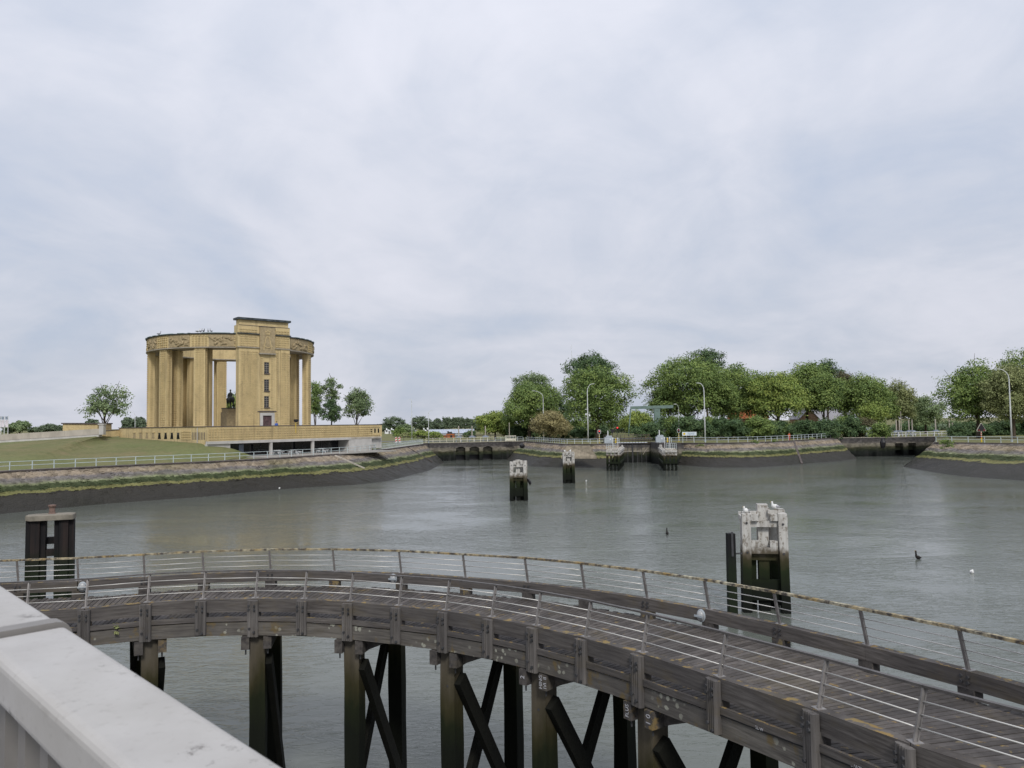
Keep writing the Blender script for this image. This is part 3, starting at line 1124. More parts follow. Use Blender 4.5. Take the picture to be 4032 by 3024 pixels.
# spandrels between the windows
for z0, z1 in ((20.9, 22.4), (17.85, 18.7), (14.9, 15.6), (12.3, 12.7)):
    b = MB()
    b.frame_box(F0 + TT * (-.045) - NT_ * 0.19 + UZ * z0, TT * 0.94, NT_ * 0.045, UZ * (z1 - z0))
    b.build('spandrel', MT['brick'], memorial)
b = MB()
b.frame_box(F0 + TT * (CT - 1.85) - NT_ * 0.2 + UZ * 12.1, TT * 3.7, NT_ * 0.3, UZ * 0.16)
b.build('door_cornice', MT['darkstone'], memorial)
b = MB()
b.frame_box(F0 + TT * (CT - 1.33) - NT_ * 0.2 + UZ * ZT, TT * 2.66, NT_ * 0.22, UZ * 3.2)
b.build('door_wall', MT['brick'], memorial)
b = MB()
for x0, x1, z0, z1 in ((-1.3, -.8, ZT, 11.45), (.8, 1.3, ZT, 11.45), (-1.3, 1.3, 11.45, 11.95)):
    b.frame_box(F0 + TT * (CT + x0 + .001) + NT_ * 0.0 + UZ * (z0), TT * (x1 - x0 - .002), NT_ * 0.3, UZ * (z1 - z0 - .002))
fr_ = b.build('door_frame', MT['concrete'], memorial)
b = MB()
b.frame_box(F0 + TT * (CT - .8) + NT_ * 0.03 + UZ * ZT, TT * 1.6, NT_ * 0.05, UZ * 2.85)
dr = b.build('door', MT['doorwood'], memorial)
b = MB()
for s in (-1, 1):
    b.bar(F0 + TT * (CT + .05 * s) + NT_ * 0.1 + UZ * 10.1, F0 + TT * (CT + .7 * s) + NT_ * 0.1 + UZ * 11.2, .05, .07, NT_)
    b.bar(F0 + TT * (CT + .05 * s) + NT_ * 0.1 + UZ * 10.1, F0 + TT * (CT + .7 * s) + NT_ * 0.1 + UZ * 9.0, .05, .07, NT_)
b.build('door_moulding', MT['darkstone'], dr)

# ------------------------------------------------------------------ terrace building under the memorial
vc = thing('visitor_centre', (C0.x, C0.y, 4.7), 'low terrace building of yellow brick over a dark glazed concrete front', 'building')
tpoly = [(C0.x, C0.y), (C1.x, C1.y), (-37, 176), (-62, 181), (-80, 166), (CL.x, CL.y)]
inner_p = []
cxx, cyy = sum(p[0] for p in tpoly) / 6, sum(p[1] for p in tpoly) / 6
sh = [(cxx + (x - cxx) * .985, cyy + (y - cyy) * .985) for x, y in tpoly]
b = MB()
b.prism(sh, ZT - 0.5, ZT)
b.build('terrace_floor', MT['path'], vc)
TL = (C1 - C0).length
LL = (CL - C0).length
b = MB()
b.frame_box(C0 - TN * 0.5 + UZ * 7.3, TD * TL, TN * 0.5, UZ * 2.28)
o = b.build('parapet_wall', MT['brick'], vc)
b = MB()
studs(b, C0 + UZ * 7.3, TD, TN, TL - .3, 7.45, 9.5, skip=((36.2, 39, 7.9, 9.0),))
b.build('header_bricks', MT['brick'], o, kind='stuff')
b = MB()
b.frame_box(C0 - TN * 0.56 + UZ * 9.58, TD * (TL + .05), TN * 0.64, UZ * 0.11)
b.build('coping', MT['darkstone'], vc)
for k in range(3):
    b = MB()
    b.frame_box(C0 + TD * (35.6 + k * .95) - TN * 0.02 + UZ * 8.0, TD * 0.38, TN * 0.025, UZ * 0.85)
    b.build('slot_window', MT['glass'], vc)
b = MB()
b.frame_box(C0 - LN * 0.5 + UZ * 5.5 + LD * 0.51, LD * (LL - .51), LN * 0.5, UZ * 4.08)
lw = b.build('side_wall', MT['brick'], vc)
b = MB()
b.frame_box(C0 - LN * 0.56 + UZ * 9.58 + LD * .1, LD * (LL + .1), LN * 0.66, UZ * 0.112)
b.build('coping', MT['darkstone'], vc)
wxs = [on_line(529 + 24.6 * k, C0, CL) for k in range(8)]
wl = [(Vector((p.x, p.y, 0)) - C0).dot(LD) for p in wxs]
b = MB()
studs(b, C0 + UZ * 7.3, LD, LN, LL - .3, 7.5, 9.45, skip=((min(wl) - 1.0, LL, 7.2, 8.95), (0, 4.8, 7.2, 9.0)))
b.build('header_bricks', MT['brick'], lw, kind='stuff')
for k, x in enumerate(wl):
    b = MB()
    q = C0 + LD * x
    dz0 = 7.75 if k < 4 else 7.65
    r0 = [q + LD * a + UZ * z_ + LN * 0.004 for a, z_ in ((-.52, dz0), (.52, dz0), (.28, 8.72), (-.28, 8.72))]
    b.quadstrip([[p - LN * 0.06 for p in r0], [p + LN * 0.012 for p in r0]])
    b.build('trapezoid_window', MT['relief'] if k < 4 else MT['glass'], vc)
    b = MB()
    b.frame_box(q + LD * -.55 + UZ * 8.72, LD * 1.1, LN * 0.08, UZ * 0.14)
    b.build('lintel', MT['brick'], vc)
for k in range(9):
    b = MB()
    b.frame_box(C0 + LD * (0.6 + k * .46) + LN * 0.0 + UZ * 7.55, LD * 0.2, LN * 0.012, UZ * 1.2)
    b.build('slot', MT['darkstone'], vc)
b = MB()
b.tube([C0 + LD * 2.7 + LN * .1 + UZ * 7.0, C0 + LD * 2.7 + LN * .1 + UZ * 9.5], .07, 6)
b.build('downpipe', MT['concrete'], vc)
b = MB()
b.frame_box(C0 - TN * 0.3 + UZ * 6.85, TD * 30.1, TN * 0.62, UZ * 0.45)
b.build('concrete_beam', MT['concrete'], vc)
b = MB()
b.frame_box(C0 + TD * 30.12 - TN * .3 + UZ * 6.95, TD * 8.2, TN * 0.5, UZ * 0.35)
b.build('concrete_beam', MT['concdirty'], vc)
b = MB()
b.frame_box(C0 + TN * 0.1 + UZ * 4.2 - TD * .2 - TN * .35, TD * 4.4, TN * 0.3, UZ * 2.65)
b.build('end_wall', MT['concrete'], vc)
for t_ in (12.07, 21.1):
    b = MB()
    b.frame_box(C0 + TD * (t_ - .22) - TN * 0.15 + UZ * 4.6, TD * 0.44, TN * 0.4, UZ * 2.25)
    b.build('pillar', MT['concrete'], vc)
b = MB()
b.frame_box(C0 + TD * 29.7 - TN * 3.5 + UZ * 4.6, TD * 0.4, TN * 3.7, UZ * 2.25)
b.build('return_wall', MT['concrete'], vc)
for x0, x1 in ((30.12, 32.9), (32.92, 35.7)):
    b = MB()
    b.frame_box(C0 + TD * x0 - TN * .2 + UZ * 4.4, TD * (x1 - x0), TN * 0.35, UZ * 2.53)
    b.build('concrete_panel', MT['concrete'], vc)
b = MB()
b.frame_box(C0 + TD * 35.75 - TN * .7 + UZ * 5.0, TD * 3.2, TN * 0.3, UZ * 1.92)
b.build('concrete_panel', MT['concrete'], vc)
px_ = [4.3, 8.2, 12.0, 16.5, 21.0, 25.4, 29.6]
for x0, x1 in zip(px_, px_[1:]):
    b = MB()
    b.frame_box(C0 + TD * (x0 + .04) - TN * 2.6 + UZ * 4.6, TD * (x1 - x0 - .08), TN * 0.03, UZ * 2.24)
    b.build('glass_pane', MT['glass'], vc)
    b = MB()
    b.frame_box(C0 + TD * (x0 - .035) - TN * 2.62 + UZ * 4.6, TD * .07, TN * 0.1, UZ * 2.24)
    b.build('mullion', MT['darksteel'], vc)
b = MB()
b.frame_box(C0 + TD * .1 - TN * 2.7 + UZ * 6.86, TD * 29.8, TN * 2.35, UZ * 0.1)
b.build('soffit', MT['darksteel'], vc)
b = MB()
b.frame_box(C0 + TD * 7.6 - TN * 2.52 + UZ * 4.7, TD * 0.95, TN * 0.04, UZ * 1.9)
b.build('door', MT['bluesteel'], vc)
# paved floor in front of the glass
b = MB()
b.frame_box(C0 + TD * 6 - TN * 2.8 + UZ * 4.5, TD * 30, TN * 9.2, UZ * 0.16)
o = b.build('forecourt', MT['path'])
tag(o, kind='structure')

# equestrian bronze on its plinth inside the ring
st = thing('equestrian_statue', (CX - .4, CY, ZT), 'dark bronze rider on horseback on a tall brick plinth inside the ring', 'statue')
b = MB()
b.box((CX - .4, CY, ZT + 1.9), (2.5, 3.4, 3.8), R(40))
b.box((CX - .4, CY, ZT + 4.1), (2.2, 3.0, 0.62), R(40))
b.build('plinth', MT['relief'], st)
b = MB()
b.box((CX - .4, CY, ZT + 4.5), (2.35, 3.2, 0.16), R(40))
b.build('plinth_cap', MT['bronze'], st)
HD = Vector((-0.62, 0.78, 0)).normalized()          # the horse faces away to the left
HS = Vector((HD.y, -HD.x, 0))
hb = Vector((CX - .4, CY, ZT + 4.58))


def hp(f, s, z):
    return hb + HD * f + HS * s + UZ * z


b = MB()
b.tube([hp(-1.1, 0, 1.75), hp(-.9, 0, 1.72), hp(-.5, 0, 1.6), hp(0, 0, 1.55), hp(.5, 0, 1.6), hp(.85, 0, 1.7), hp(1.0, 0, 1.75)], [.2, .5, .52, .52, .52, .44, .2], 10)
b.tube([hp(.7, 0, 1.75), hp(1.05, .02, 2.2), hp(1.2, .02, 2.55)], [.38, .27, .2], 8)
b.tube([hp(1.08, .02, 2.62), hp(1.4, .03, 2.4), hp(1.68, .04, 2.1)], [.17, .17, .1], 8)
for s in (-.07, .1):
    b.tube([hp(1.08, s, 2.7), hp(1.08, s, 2.9)], [.06, .02], 5)
for f, s, k in ((.7, .24, .12), (.75, -.24, -.1), (-.8, .26, -.1), (-.75, -.26, .15)):
    hind = f < 0
    b.tube([hp(f, s, 1.55), hp(f + (.1 if hind else 0.05) + k * .3, s, .98), hp(f + (-.12 if hind else .02) + k * .5, s, .58), hp(f + k, s, .1), hp(f + k + .06, s, .0)],
           [.3 if hind else .24, .18, .11, .08, .11], 7)
b.tube([hp(-1.1, 0, 1.95), hp(-1.35, 0, 1.6), hp(-1.35, 0, .8)], [.1, .13, .04], 6)
b.tube([hp(-.05, 0, 1.95), hp(-.05, 0, 2.4), hp(-.02, 0, 2.85), hp(0, 0, 3.0), hp(0, 0, 3.08)], [.3, .27, .3, .14, .1], 8)
b.ellipsoid(hp(.02, 0, 3.27), (.15, .15, .2), 8, 6)
b.lathe(hp(.02, 0, 3.36), [(.2, 0), (.18, .06), (.1, .16)], 10)
for s in (-1, 1):
    b.tube([hp(0, .3 * s, 2.78), hp(.05, .42 * s, 2.4), hp(.4, .2 * s, 2.2)], [.11, .09, .06], 6)
    b.tube([hp(0, .3 * s, 1.95), hp(.35, .56 * s, 1.6), hp(.2, .58 * s, 1.05), hp(.36, .58 * s, .98)], [.2, .16, .1, .07], 7)
o = b.build('horse_and_rider', MT['bronze'], st)
rm = o.modifiers.new('remesh', 'REMESH')
rm.mode = 'VOXEL'
rm.voxel_size = 0.06

# ramp wall, pavilion and things left of the memorial
rw = thing('ramp_wall', tuple(RA), 'long pale concrete wall along the ramp at the far left', 'wall')
n_ = 9
for k in range(n_):
    u0, u1 = -900 + (1285) * k / n_, -900 + 1285 * (k + 1) / n_
    f0, f1 = (u0 + 900) / 1285, (u1 + 900) / 1285
    p0, p1 = RA.lerp(RB, f0), RA.lerp(RB, f1)
    d = (p1 - p0).normalized() * 0.012
    b = MB()
    b.bar(p0 + d + UZ * .42, p1 - d + UZ * .42, .3, 1.02)
    b.build('wall_panel', MT['concdirty'], rw)
    b = MB()
    b.bar(p0 + d * 0 + UZ * -.3, p1 + UZ * -.3, 1.4, .38)
    b.build('ramp_edge', MT['concrete'], rw)
    b = MB()
    b.bar(p0 + UZ * -.09, p1 + UZ * -.09, .5, .06)
    b.build('shadow_gap', MT['darkstone'], rw)
b = MB()
b.box(RB + UZ * .75 + Vector((.35, 0, 0)), (.75, .8, 1.7))
b.box(RB + UZ * 1.66 + Vector((.3, 0, 0)), (1.0, 1.0, .22))
b.build('end_post', MT['concrete'], rw)
pv0, pv1 = at(247, 1690, Y=142), at(384, 1690, Y=142)
pv = thing('entrance_pavilion', (pv0.x, pv0.y, 8.6), 'small flat roofed yellow brick pavilion left of the lone tree', 'building')
b = MB()
b.frame_box((pv0.x, pv0.y, 8.4), (pv1.x - pv0.x, 0, 0), (0, 5, 0), (0, 0, 2.1))
b.build('wall', MT['brick'], pv)
b = MB()
b.frame_box((pv0.x - .2, pv0.y - .2, 10.5), (pv1.x - pv0.x + .3, 0.0, -.12), (0, 5.4, 0), (0, 0, .22))
b.build('roof', MT['darkstone'], pv)
lw0, lw1 = at(402, 1690, Y=137), at(470, 1690, Y=140)
lwt = thing('link_wall', (lw0.x, lw0.y, 8), 'low brown wall between the ramp end and the terrace', 'wall')
b = MB()
b.bar((lw0.x, lw0.y, 8.5), (lw1.x, lw1.y, 8.7), .4, 1.1)
b.build('wall', MT['brick'], lwt)
b = MB()
b.bar((lw0.x, lw0.y, 9.12), (lw1.x, lw1.y, 9.32), .5, .1)
b.build('coping', MT['darkstone'], lwt)

# ------------------------------------------------------------------ sluice walls
def wall_run(parent, A, B, z0, z1, thick, mat, name='wall_section', back=0.0):
    A, B = Vector((A.x, A.y, 0)), Vector((B.x, B.y, 0))
    d = (B - A).normalized()
    n = Vector((d.y, -d.x, 0))
    b = MB()
    b.frame_box(A - n * (thick + back) + UZ * z0, B - A, n * thick, UZ * (z1 - z0))
    return b.build(name, mat, parent)


def arched_head(parent, A, B, zs, rise, z1, thick, mat):
    """wall above an opening with a segmental arch"""
    A, B = Vector((A.x, A.y, 0)), Vector((B.x, B.y, 0))
    d = (B - A).normalized()
    n = Vector((d.y, -d.x, 0))
    b = MB()
    N = 10
    rings = []
    for i in range(N + 1):
        f = i / N
        p = A.lerp(B, f)
        zz = zs + rise * (1 - (2 * f - 1) ** 2)
        rings.append([p + UZ * zz, p - n * thick + UZ * zz, p - n * thick + UZ * z1, p + UZ * z1])
    b.quadstrip(rings)
    o = b.build('arch_head', mat, parent)
    fix_normals(o)
    return o


def sluice(name, label, A, B, cols, rise):
    root = thing(name, (A.x, A.y, 0), label, 'sluice wall')
    d2 = (V2(B) - V2(A)).normalized()
    n = Vector((d2.y, -d2.x, 0))
    prev = A
    for (u0, u1) in cols:
        p, q = on_line(u0, A, B), on_line(u1, A, B)
        P, Q = Vector((p.x, p.y, 0)), Vector((q.x, q.y, 0))
        wall_run(root, prev, P, -2, 4.66, 1.2, MT['sluice'])
        arched_head(root, P, Q, 3.15, rise, 4.66, 0.8, MT['sluice'])
        wall_run(root, P, Q, 1.4, 4.6, 0.4, MT['sluice'], 'gate_panel', back=1.2)
        wall_run(root, P - (Q - P) * 1.2, Q + (Q - P) * 1.2, -2, 4.6, 0.4, MT['black'], 'opening_dark_sheet', back=2.4 + .02 * cols.index((u0, u1)))  # black sheet closing the opening, stands for the shade inside
        prev = Q
    wall_run(root, prev, B, -2, 4.66, 1.2, MT['sluice'])
    b = MB()
    a3, b3 = Vector((A.x, A.y, 4.71)), Vector((B.x, B.y, 4.71))
    b.bar(a3 - n * .6, b3 - n * .6, 1.5, .1)
    b.build('coping', MT['concdirty'], root)
    return root


def hoist(u, A, B, vtop, label, off=1.6):
    p = on_line(u, A, B)
    e = (V2(B) - V2(A)).normalized()
    n = Vector((-e.y, e.x, 0))
    base = Vector((p.x, p.y, 4.7)) + n * off
    zt = zat(u, vtop, base.y)
    e = Vector((e.x, e.y, 0))
    h = thing('sluice_hoist', tuple(base), label, 'hoist', 'sluice gate hoists')
    for s in (-1, 1):
        b = MB()
        b.bar(base + e * .75 * s, base + e * .38 * s + UZ * 1.25, .14, .14)
        b.build('leg', MT['bluesteel'], h)
    b = MB()
    b.frame_box(base - e * .85 - n * .35 + UZ * 1.25, e * 1.7, n * .7, UZ * .22)
    b.frame_box(base - e * .5 - n * .25 + UZ * 1.47, e * 1.0, n * .5, UZ * .2)
    b.build('gearbox', MT['bluesteel'], h)
    b = MB()
    b.tube([base + UZ * 1.6, Vector((base.x, base.y, zt))], .16, 8)
    b.build('spindle_cover', MT['concdirty'], h)
    b = MB()
    b.box(base + e * .42 - n * .6 + UZ * .55, (.22, .12, .5))
    b.build('notice', MT['white'], h)
    return h


sluice('sluice_wall', 'dark stained stone sluice wall with three arched openings', W1A, W1B, [(1795, 1832), (1848, 1887), (1902, 1939)], .42)
hoist(1811, W1A, W1B, 1677, 'blue framed hoist above the left arch of the three arched sluice')
hoist(1864, W1A, W1B, 1677, 'blue framed hoist above the middle arch of the three arched sluice')
hoist(1917, W1A, W1B, 1677, 'blue framed hoist above the right arch of the three arched sluice')
sluice('sluice_wall', 'dark stone sluice wall with two openings behind the right bank', W2A, W2B, [(3524, 3556), (3576, 3607)], .02)
for u, vt, wd_ in ((3546, 1652, 'leftmost'), (3558.5, 1652, 'second from left'), (3596, 1652, 'third from left'), (3609, 1652, 'fourth from left'), (3702, 1650, 'fifth from left'), (3757, 1648, 'sixth from left'), (3769, 1664, 'rightmost and shortest')):
    hoist(u, W2A, W2B, vt, 'pale hoist column over the right hand sluice, %s in the row' % wd_)

# ------------------------------------------------------------------ the lock
lk = thing('lock_chamber', (LOCK_L.x, LOCK_L.y, 0), 'stone lock mouth walls either side of the wooden gates', 'lock')
gl, gr_ = LOCK_L.x, LOCK_R.x
b = MB()
b.prism([(gl - 3.0, LOCK_L.y - .4), (gl, LOCK_L.y - .4), (gl, GATE_Y + 3), (gl - 3.0, GATE_Y + 3)], -2, 4.72)
b.build('left_wall', MT['sluice'], lk)
b = MB()
b.prism([(gr_, LOCK_R.y - .4), (gr_ + 4.5, LOCK_R.y - .4), (gr_ + 4.5, GATE_Y + 3), (gr_, GATE_Y + 3)], -2, 4.72)
b.build('right_wall', MT['sluice'], lk)
wall_run(lk, crest2[2] + Vector((0, -.3, 0)), LOCK_L + Vector((-3, -.3, 0)), -2, 4.66, .6, MT['sluice'], 'wing_wall')
wall_run(lk, LOCK_R + Vector((4.5, -.3, 0)), crest3[1] + Vector((0.6, -.3, 0)), -2, 4.66, .6, MT['sluice'], 'wing_wall')
gt = thing('lock_gates', ((gl + gr_) / 2, GATE_Y, 0), 'pair of dark wooden mitre gates with a railed walkway on top', 'lock gate')
gm = (gl + gr_) / 2
for s, x0, x1 in ((-1, gl + .05, gm - .12), (1, gm + .12, gr_ - .05)):
    b = MB()
    b.frame_box((x0, GATE_Y - .6, -2), (x1 - x0, 0, 0), (0, .5, 0), (0, 0, 6.4))
    leaf = b.build('gate_leaf', MT['sluice'], gt)
    for k in range(1, 4):
        b = MB()
        xx = x0 + (x1 - x0) * k / 4
        b.frame_box((xx - .06, GATE_Y - .68, -1), (.12, 0, 0), (0, .1, 0), (0, 0, 5.3))
        b.build('upright', MT['darksteel'], leaf)
    b = MB()
    b.frame_box((x0 + .02, GATE_Y - .7, 2.55), (x1 - x0 - .04, 0, 0), (0, .09, 0), (0, 0, .14))
    b.build('rubbing_strip', MT['concdirty'], leaf)
    b = MB()
    b.bar((gm + s * 3.3, GATE_Y - .75, 3.2), (gm + s * 2.4, GATE_Y - .75, 1.8), .1, .1)
    b.build('chain_bar', MT['concdirty'], leaf)
for x in (gm - .09, gm + .09):
    b = MB()
    b.frame_box((x - .07, GATE_Y - .72, -2), (.14, 0, 0), (0, .3, 0), (0, 0, 6.5))
    b.build('mitre_post', MT['darksteel'], gt)
b = MB()
b.frame_box((gl - .2, GATE_Y - .95, 4.42), (gr_ - gl + .4, 0, 0), (0, .9, 0), (0, 0, .14))
b.build('walkway', MT['cap'], gt)
for k in range(13):
    b = MB()
    x = gl + .1 + (gr_ - gl - .2) * k / 12
    b.frame_box((x - .04, GATE_Y - .95, 4.56), (.08, 0, 0), (0, .06, 0), (0, 0, 1.12))
    b.build('rail_post', MT['cap'], gt)
for z in (5.1, 5.66):
    b = MB()
    b.frame_box((gl, GATE_Y - 1.0, z), (gr_ - gl, 0, 0), (0, .05, 0), (0, 0, .09))
    b.build('rail', MT['cap'], gt)
# second pair of gates and footbridge behind
fb = thing('lock_footbridge', (gm, GATE_Y + 9, 4.7), 'weathered timber footbridge with plank railings behind the lock gates', 'footbridge')
b = MB()
b.frame_box((gl - 1.5, GATE_Y + 8, 4.9), (gr_ - gl + 3, 0, 0), (0, 1.5, 0), (0, 0, .2))
b.build('deck', MT['cap'], fb)
for k in range(12):
    b = MB()
    x = gl - 1.4 + (gr_ - gl + 2.8) * k / 11
    b.frame_box((x - .05, GATE_Y + 8, 5.1), (.1, 0, 0), (0, .08, 0), (0, 0, 1.25))
    b.build('rail_post', MT['cap'], fb)
for z in (5.55, 5.95, 6.3):
    b = MB()
    b.frame_box((gl - 1.5, GATE_Y + 7.95, z), (gr_ - gl + 3, 0, 0), (0, .06, 0), (0, 0, .12))
    b.build('rail', MT['cap'], fb)
for x, lab in ((gl - 1.8, 'grey machine cabinet with a mast left of the lock gates'), (gr_ + 1.6, 'grey machine cabinet with a mast right of the lock gates')):
    cbt = thing('gate_cabinet', (x, GATE_Y - 4, 4.72), lab, 'cabinet', 'lock machine cabinets')
    b = MB()
    b.box((x, GATE_Y - 4, 5.37), (1.9, 1.2, 1.3))
    b.build('cabinet', MT['greysteel'], cbt)
    b = MB()
    b.box((x + .1, GATE_Y - 4, 6.2), (1.3, .9, .36))
    b.build('hood', MT['greysteel'], cbt)
    b = MB()
    b.box((x - .1, GATE_Y - 4, 6.95), (.2, .2, 1.15))
    b.build('mast', MT['lamp'], cbt)
    b = MB()
    b.box((x + .35, GATE_Y - 4.62, 5.6), (.3, .02, .36))
    b.build('notice', MT['white'], cbt)
    yb = thing('yellow_bollard', (x + 1.5, GATE_Y - 5.2, 4.72), 'short yellow post beside the %s lock cabinet' % ('left' if x < gm else 'right'), 'bollard')
    b = MB()
    b.lathe((x + 1.5, GATE_Y - 5.2, 4.72), [(.16, 0), (.16, .95), (.12, 1.05), (.03, 1.1)], 10)
    b.build('post', MT['yellow'], yb)


# timber fenders guiding ships into the lock
def fender(name, label, pts_front, corner, n, seed):
    rng_ = random.Random(seed)
    f = thing(name, (pts_front.x, pts_front.y, 0), label, 'fender')
    A, B = Vector((pts_front.x, pts_front.y, 0)), Vector((corner.x, corner.y, 0))
    d = (B - A).normalized()
    n_ = Vector((-d.y, d.x, 0))
    sgn = 1 if n_.x * (1 if pts_front.x < gm else -1) < 0 else -1
    ou = n_ * sgn                                  # away from the channel
    for k in range(n):
        p = A.lerp(B, k / (n - 1))
        h = 4.2 + rng_.uniform(-.25, .45)
        b = MB()
        b.tube([p - UZ * 2, p + UZ * (h - .15), p + UZ * h], [.24, .22, .13], 8)
        b.build('pile', MT['peeled'], f)
    for k in range(3):                             # front row across
        p = A + ou * (0.7 + k * .72)
        h = 4.0 + rng_.uniform(-.2, .2)
        b = MB()
        b.box(p + UZ * (h / 2 - 1), (.42, .42, h + 2), math.atan2(ou.y, ou.x))
        b.build('pile', MT['peeled'], f)
    for z, t_ in ((3.75, .42), (3.0, .3), (1.5, .35)):
        b = MB()
        b.bar(A + UZ * z - d * .36, A + ou * 2.35 + UZ * z - d * .36, .25, t_)
        b.build('crossbeam', MT['peeled'], f)
        b = MB()
        b.bar(A + UZ * (z - .02) - ou * .32, B + UZ * (z - .02) - ou * .32, .22, t_)
        b.build('waling', MT['peeled'], f)
    b = MB()
    b.frame_box(A + UZ * 4.0 + ou * .3, d * 6, ou * 2.0, UZ * .12)
    b.build('platform', MT['concdirty'], f)
    for k in range(6):
        b = MB()
        p = A + ou * (.4 + k * .38) + UZ * 4.12
        b.bar(p, p + UZ * 1.15, .05, .05)
        b.build('rail_post', MT['galv'], f)
    for z in (.4, .75, 1.12):
        b = MB()
        b.bar(A + ou * .4 + UZ * (4.12 + z), A + ou * 2.35 + UZ * (4.12 + z), .05, .05)
        b.build('rail', MT['galv'], f)
    for s in (0, 1):
        b = MB()
        p = A.lerp(B, .55) + ou * (.6 + s * 1.0)
        b.tube([p + UZ * 3.9, p + UZ * 5.9, p + d * .6 + UZ * 6.2, p + d * 1.2 + UZ * 5.6], .05, 6)
        b.build('ladder_rail', MT['white'], f)
    return f


fender('lock_fender', 'white topped timber fender piles on the left of the lock mouth', at(2436, 1853, 0), Vector((gl + .3, LOCK_L.y - 1.2, 0)), 9, 3)
fender('lock_fender', 'white topped timber fender piles on the right of the lock mouth', at(2618, 1853, 0), Vector((gr_ - .3, LOCK_R.y - 1.2, 0)), 9, 4)

# green drawbridge behind the lock
db = thing('drawbridge_frame', tuple(at(2590, 1715, Y=196)), 'green steel drawbridge frame with a balance beam behind the lock', 'bridge')
b = MB()
zb = zat(2540, 1605, 196)
p0, p1 = at(2483, 1606, Y=196), at(2650, 1601, Y=196)
b.bar(p0, p1, .7, .75)
b.build('balance_beam', MT['greengirder'], db)
for y in (196, 200.5):
    b = MB()
    q = at(2589, 1720, Y=y)
    b.frame_box((q.x - .75, y - .4, 4.6), (1.5, 0, 0), (0, .8, 0), (0, 0, zb - 4.95))
    b.build('tower_leg', MT['greengirder'], db)
b = MB()
b.bar(at(2483, 1610, Y=196), at(2475, 1716, Y=196), .3, .3)
b.build('hanger_rod', MT['greengirder'], db)


# ------------------------------------------------------------------ railings along the quays
def fence(name, label, pts, spacing, h, mat, rails=(1.0, .55), pw=.07, rr=.035, group='quay railings'):
    f = thing(name, tuple(pts[0]), label, 'railing', group)
    L = sum((q - p).length for p, q in zip(pts, pts[1:]))
    n = max(2, int(L / spacing) + 1)
    rs = resample(pts, n)
    mbp = MB()
    mbp.frame_box((-pw / 2, -pw / 2, 0), (pw, 0, 0), (0, pw, 0), (0, 0, h))
    pm = mbp.mesh('post', mat)
    for p in rs:
        part('post', pm, f, p)
    for r in rails:
        b = MB()
        b.tube([p + UZ * (h * r) for p in rs], rr, 6)
        b.build('rail', mat, f, smooth=True)
    return f


def inset(pts, off):
    n = len(pts)
    out = []
    for i, p in enumerate(pts):
        d = pts[min(i + 1, n - 1)] - pts[max(i - 1, 0)]
        out.append(p + Vector((-d.y, d.x, 0)).normalized() * off + UZ * .04)
    return out


fl = inset(resample(crestL, 80), .45)
fence('quay_railing', 'long pale two rail railing along the left quay below the grass mound', [p for p in fl if p.y < 152], 2.5, 1.1, MT['galv'], pw=.09, rr=.04)
fence('quay_railing', 'closely posted grey railing at the far corner of the left quay', [p for p in fl if p.y >= 150], 0.8, 1.15, MT['galv'], pw=.10, rr=.05)
w1 = [Vector((on_line(u, W1A, W1B).x, on_line(u, W1A, W1B).y + .9, 4.74)) for u in (1676, 1945)]
fence('quay_railing', 'white railing on top of the three arched sluice wall', w1, 1.7, 1.15, MT['cream'], pw=.10, rr=.05)
w1b = [Vector((on_line(u, W1A, W1B).x, on_line(u, W1A, W1B).y + .9, 4.74)) for u in (1950, 2060)]
fence('quay_railing', 'grey railing at the right end of the three arched sluice', w1b, 1.3, 1.1, MT['galv'], pw=.09, rr=.045)
fence('quay_railing', 'pale railing along the middle bank between the sluice and the lock', inset(resample(crest2, 30), .5), 1.75, 1.1, MT['galv'], pw=.09, rr=.045)
fence('quay_railing', 'long pale railing along the right bank below the big trees', inset(resample(crest3, 40), .5), 2.4, 1.15, MT['galv'], pw=.09, rr=.045)
w2 = [Vector((on_line(u, W2A, W2B).x, on_line(u, W2A, W2B).y + .7, 4.74)) for u in (3516, 3800)]
fence('quay_railing', 'white railing on top of the right hand sluice wall', w2, 1.9, 1.2, MT['white'], pw=.10, rr=.06)
fence('quay_railing', 'pale railing on the far right bank in front of the triangular sign', inset(resample(crest4, 20), .5), 2.7, 1.15, MT['galv'], pw=.09, rr=.045)
fr2 = [at(1590, 1722, Y=232), at(1990, 1700, Y=226)]
fence('road_railing', 'grey road barrier rail behind the three arched sluice', [Vector((p.x, p.y, 4.75)) for p in fr2], 4, 1.35, MT['cap'], rails=(.97,), pw=.12, rr=.1, group='road rails')


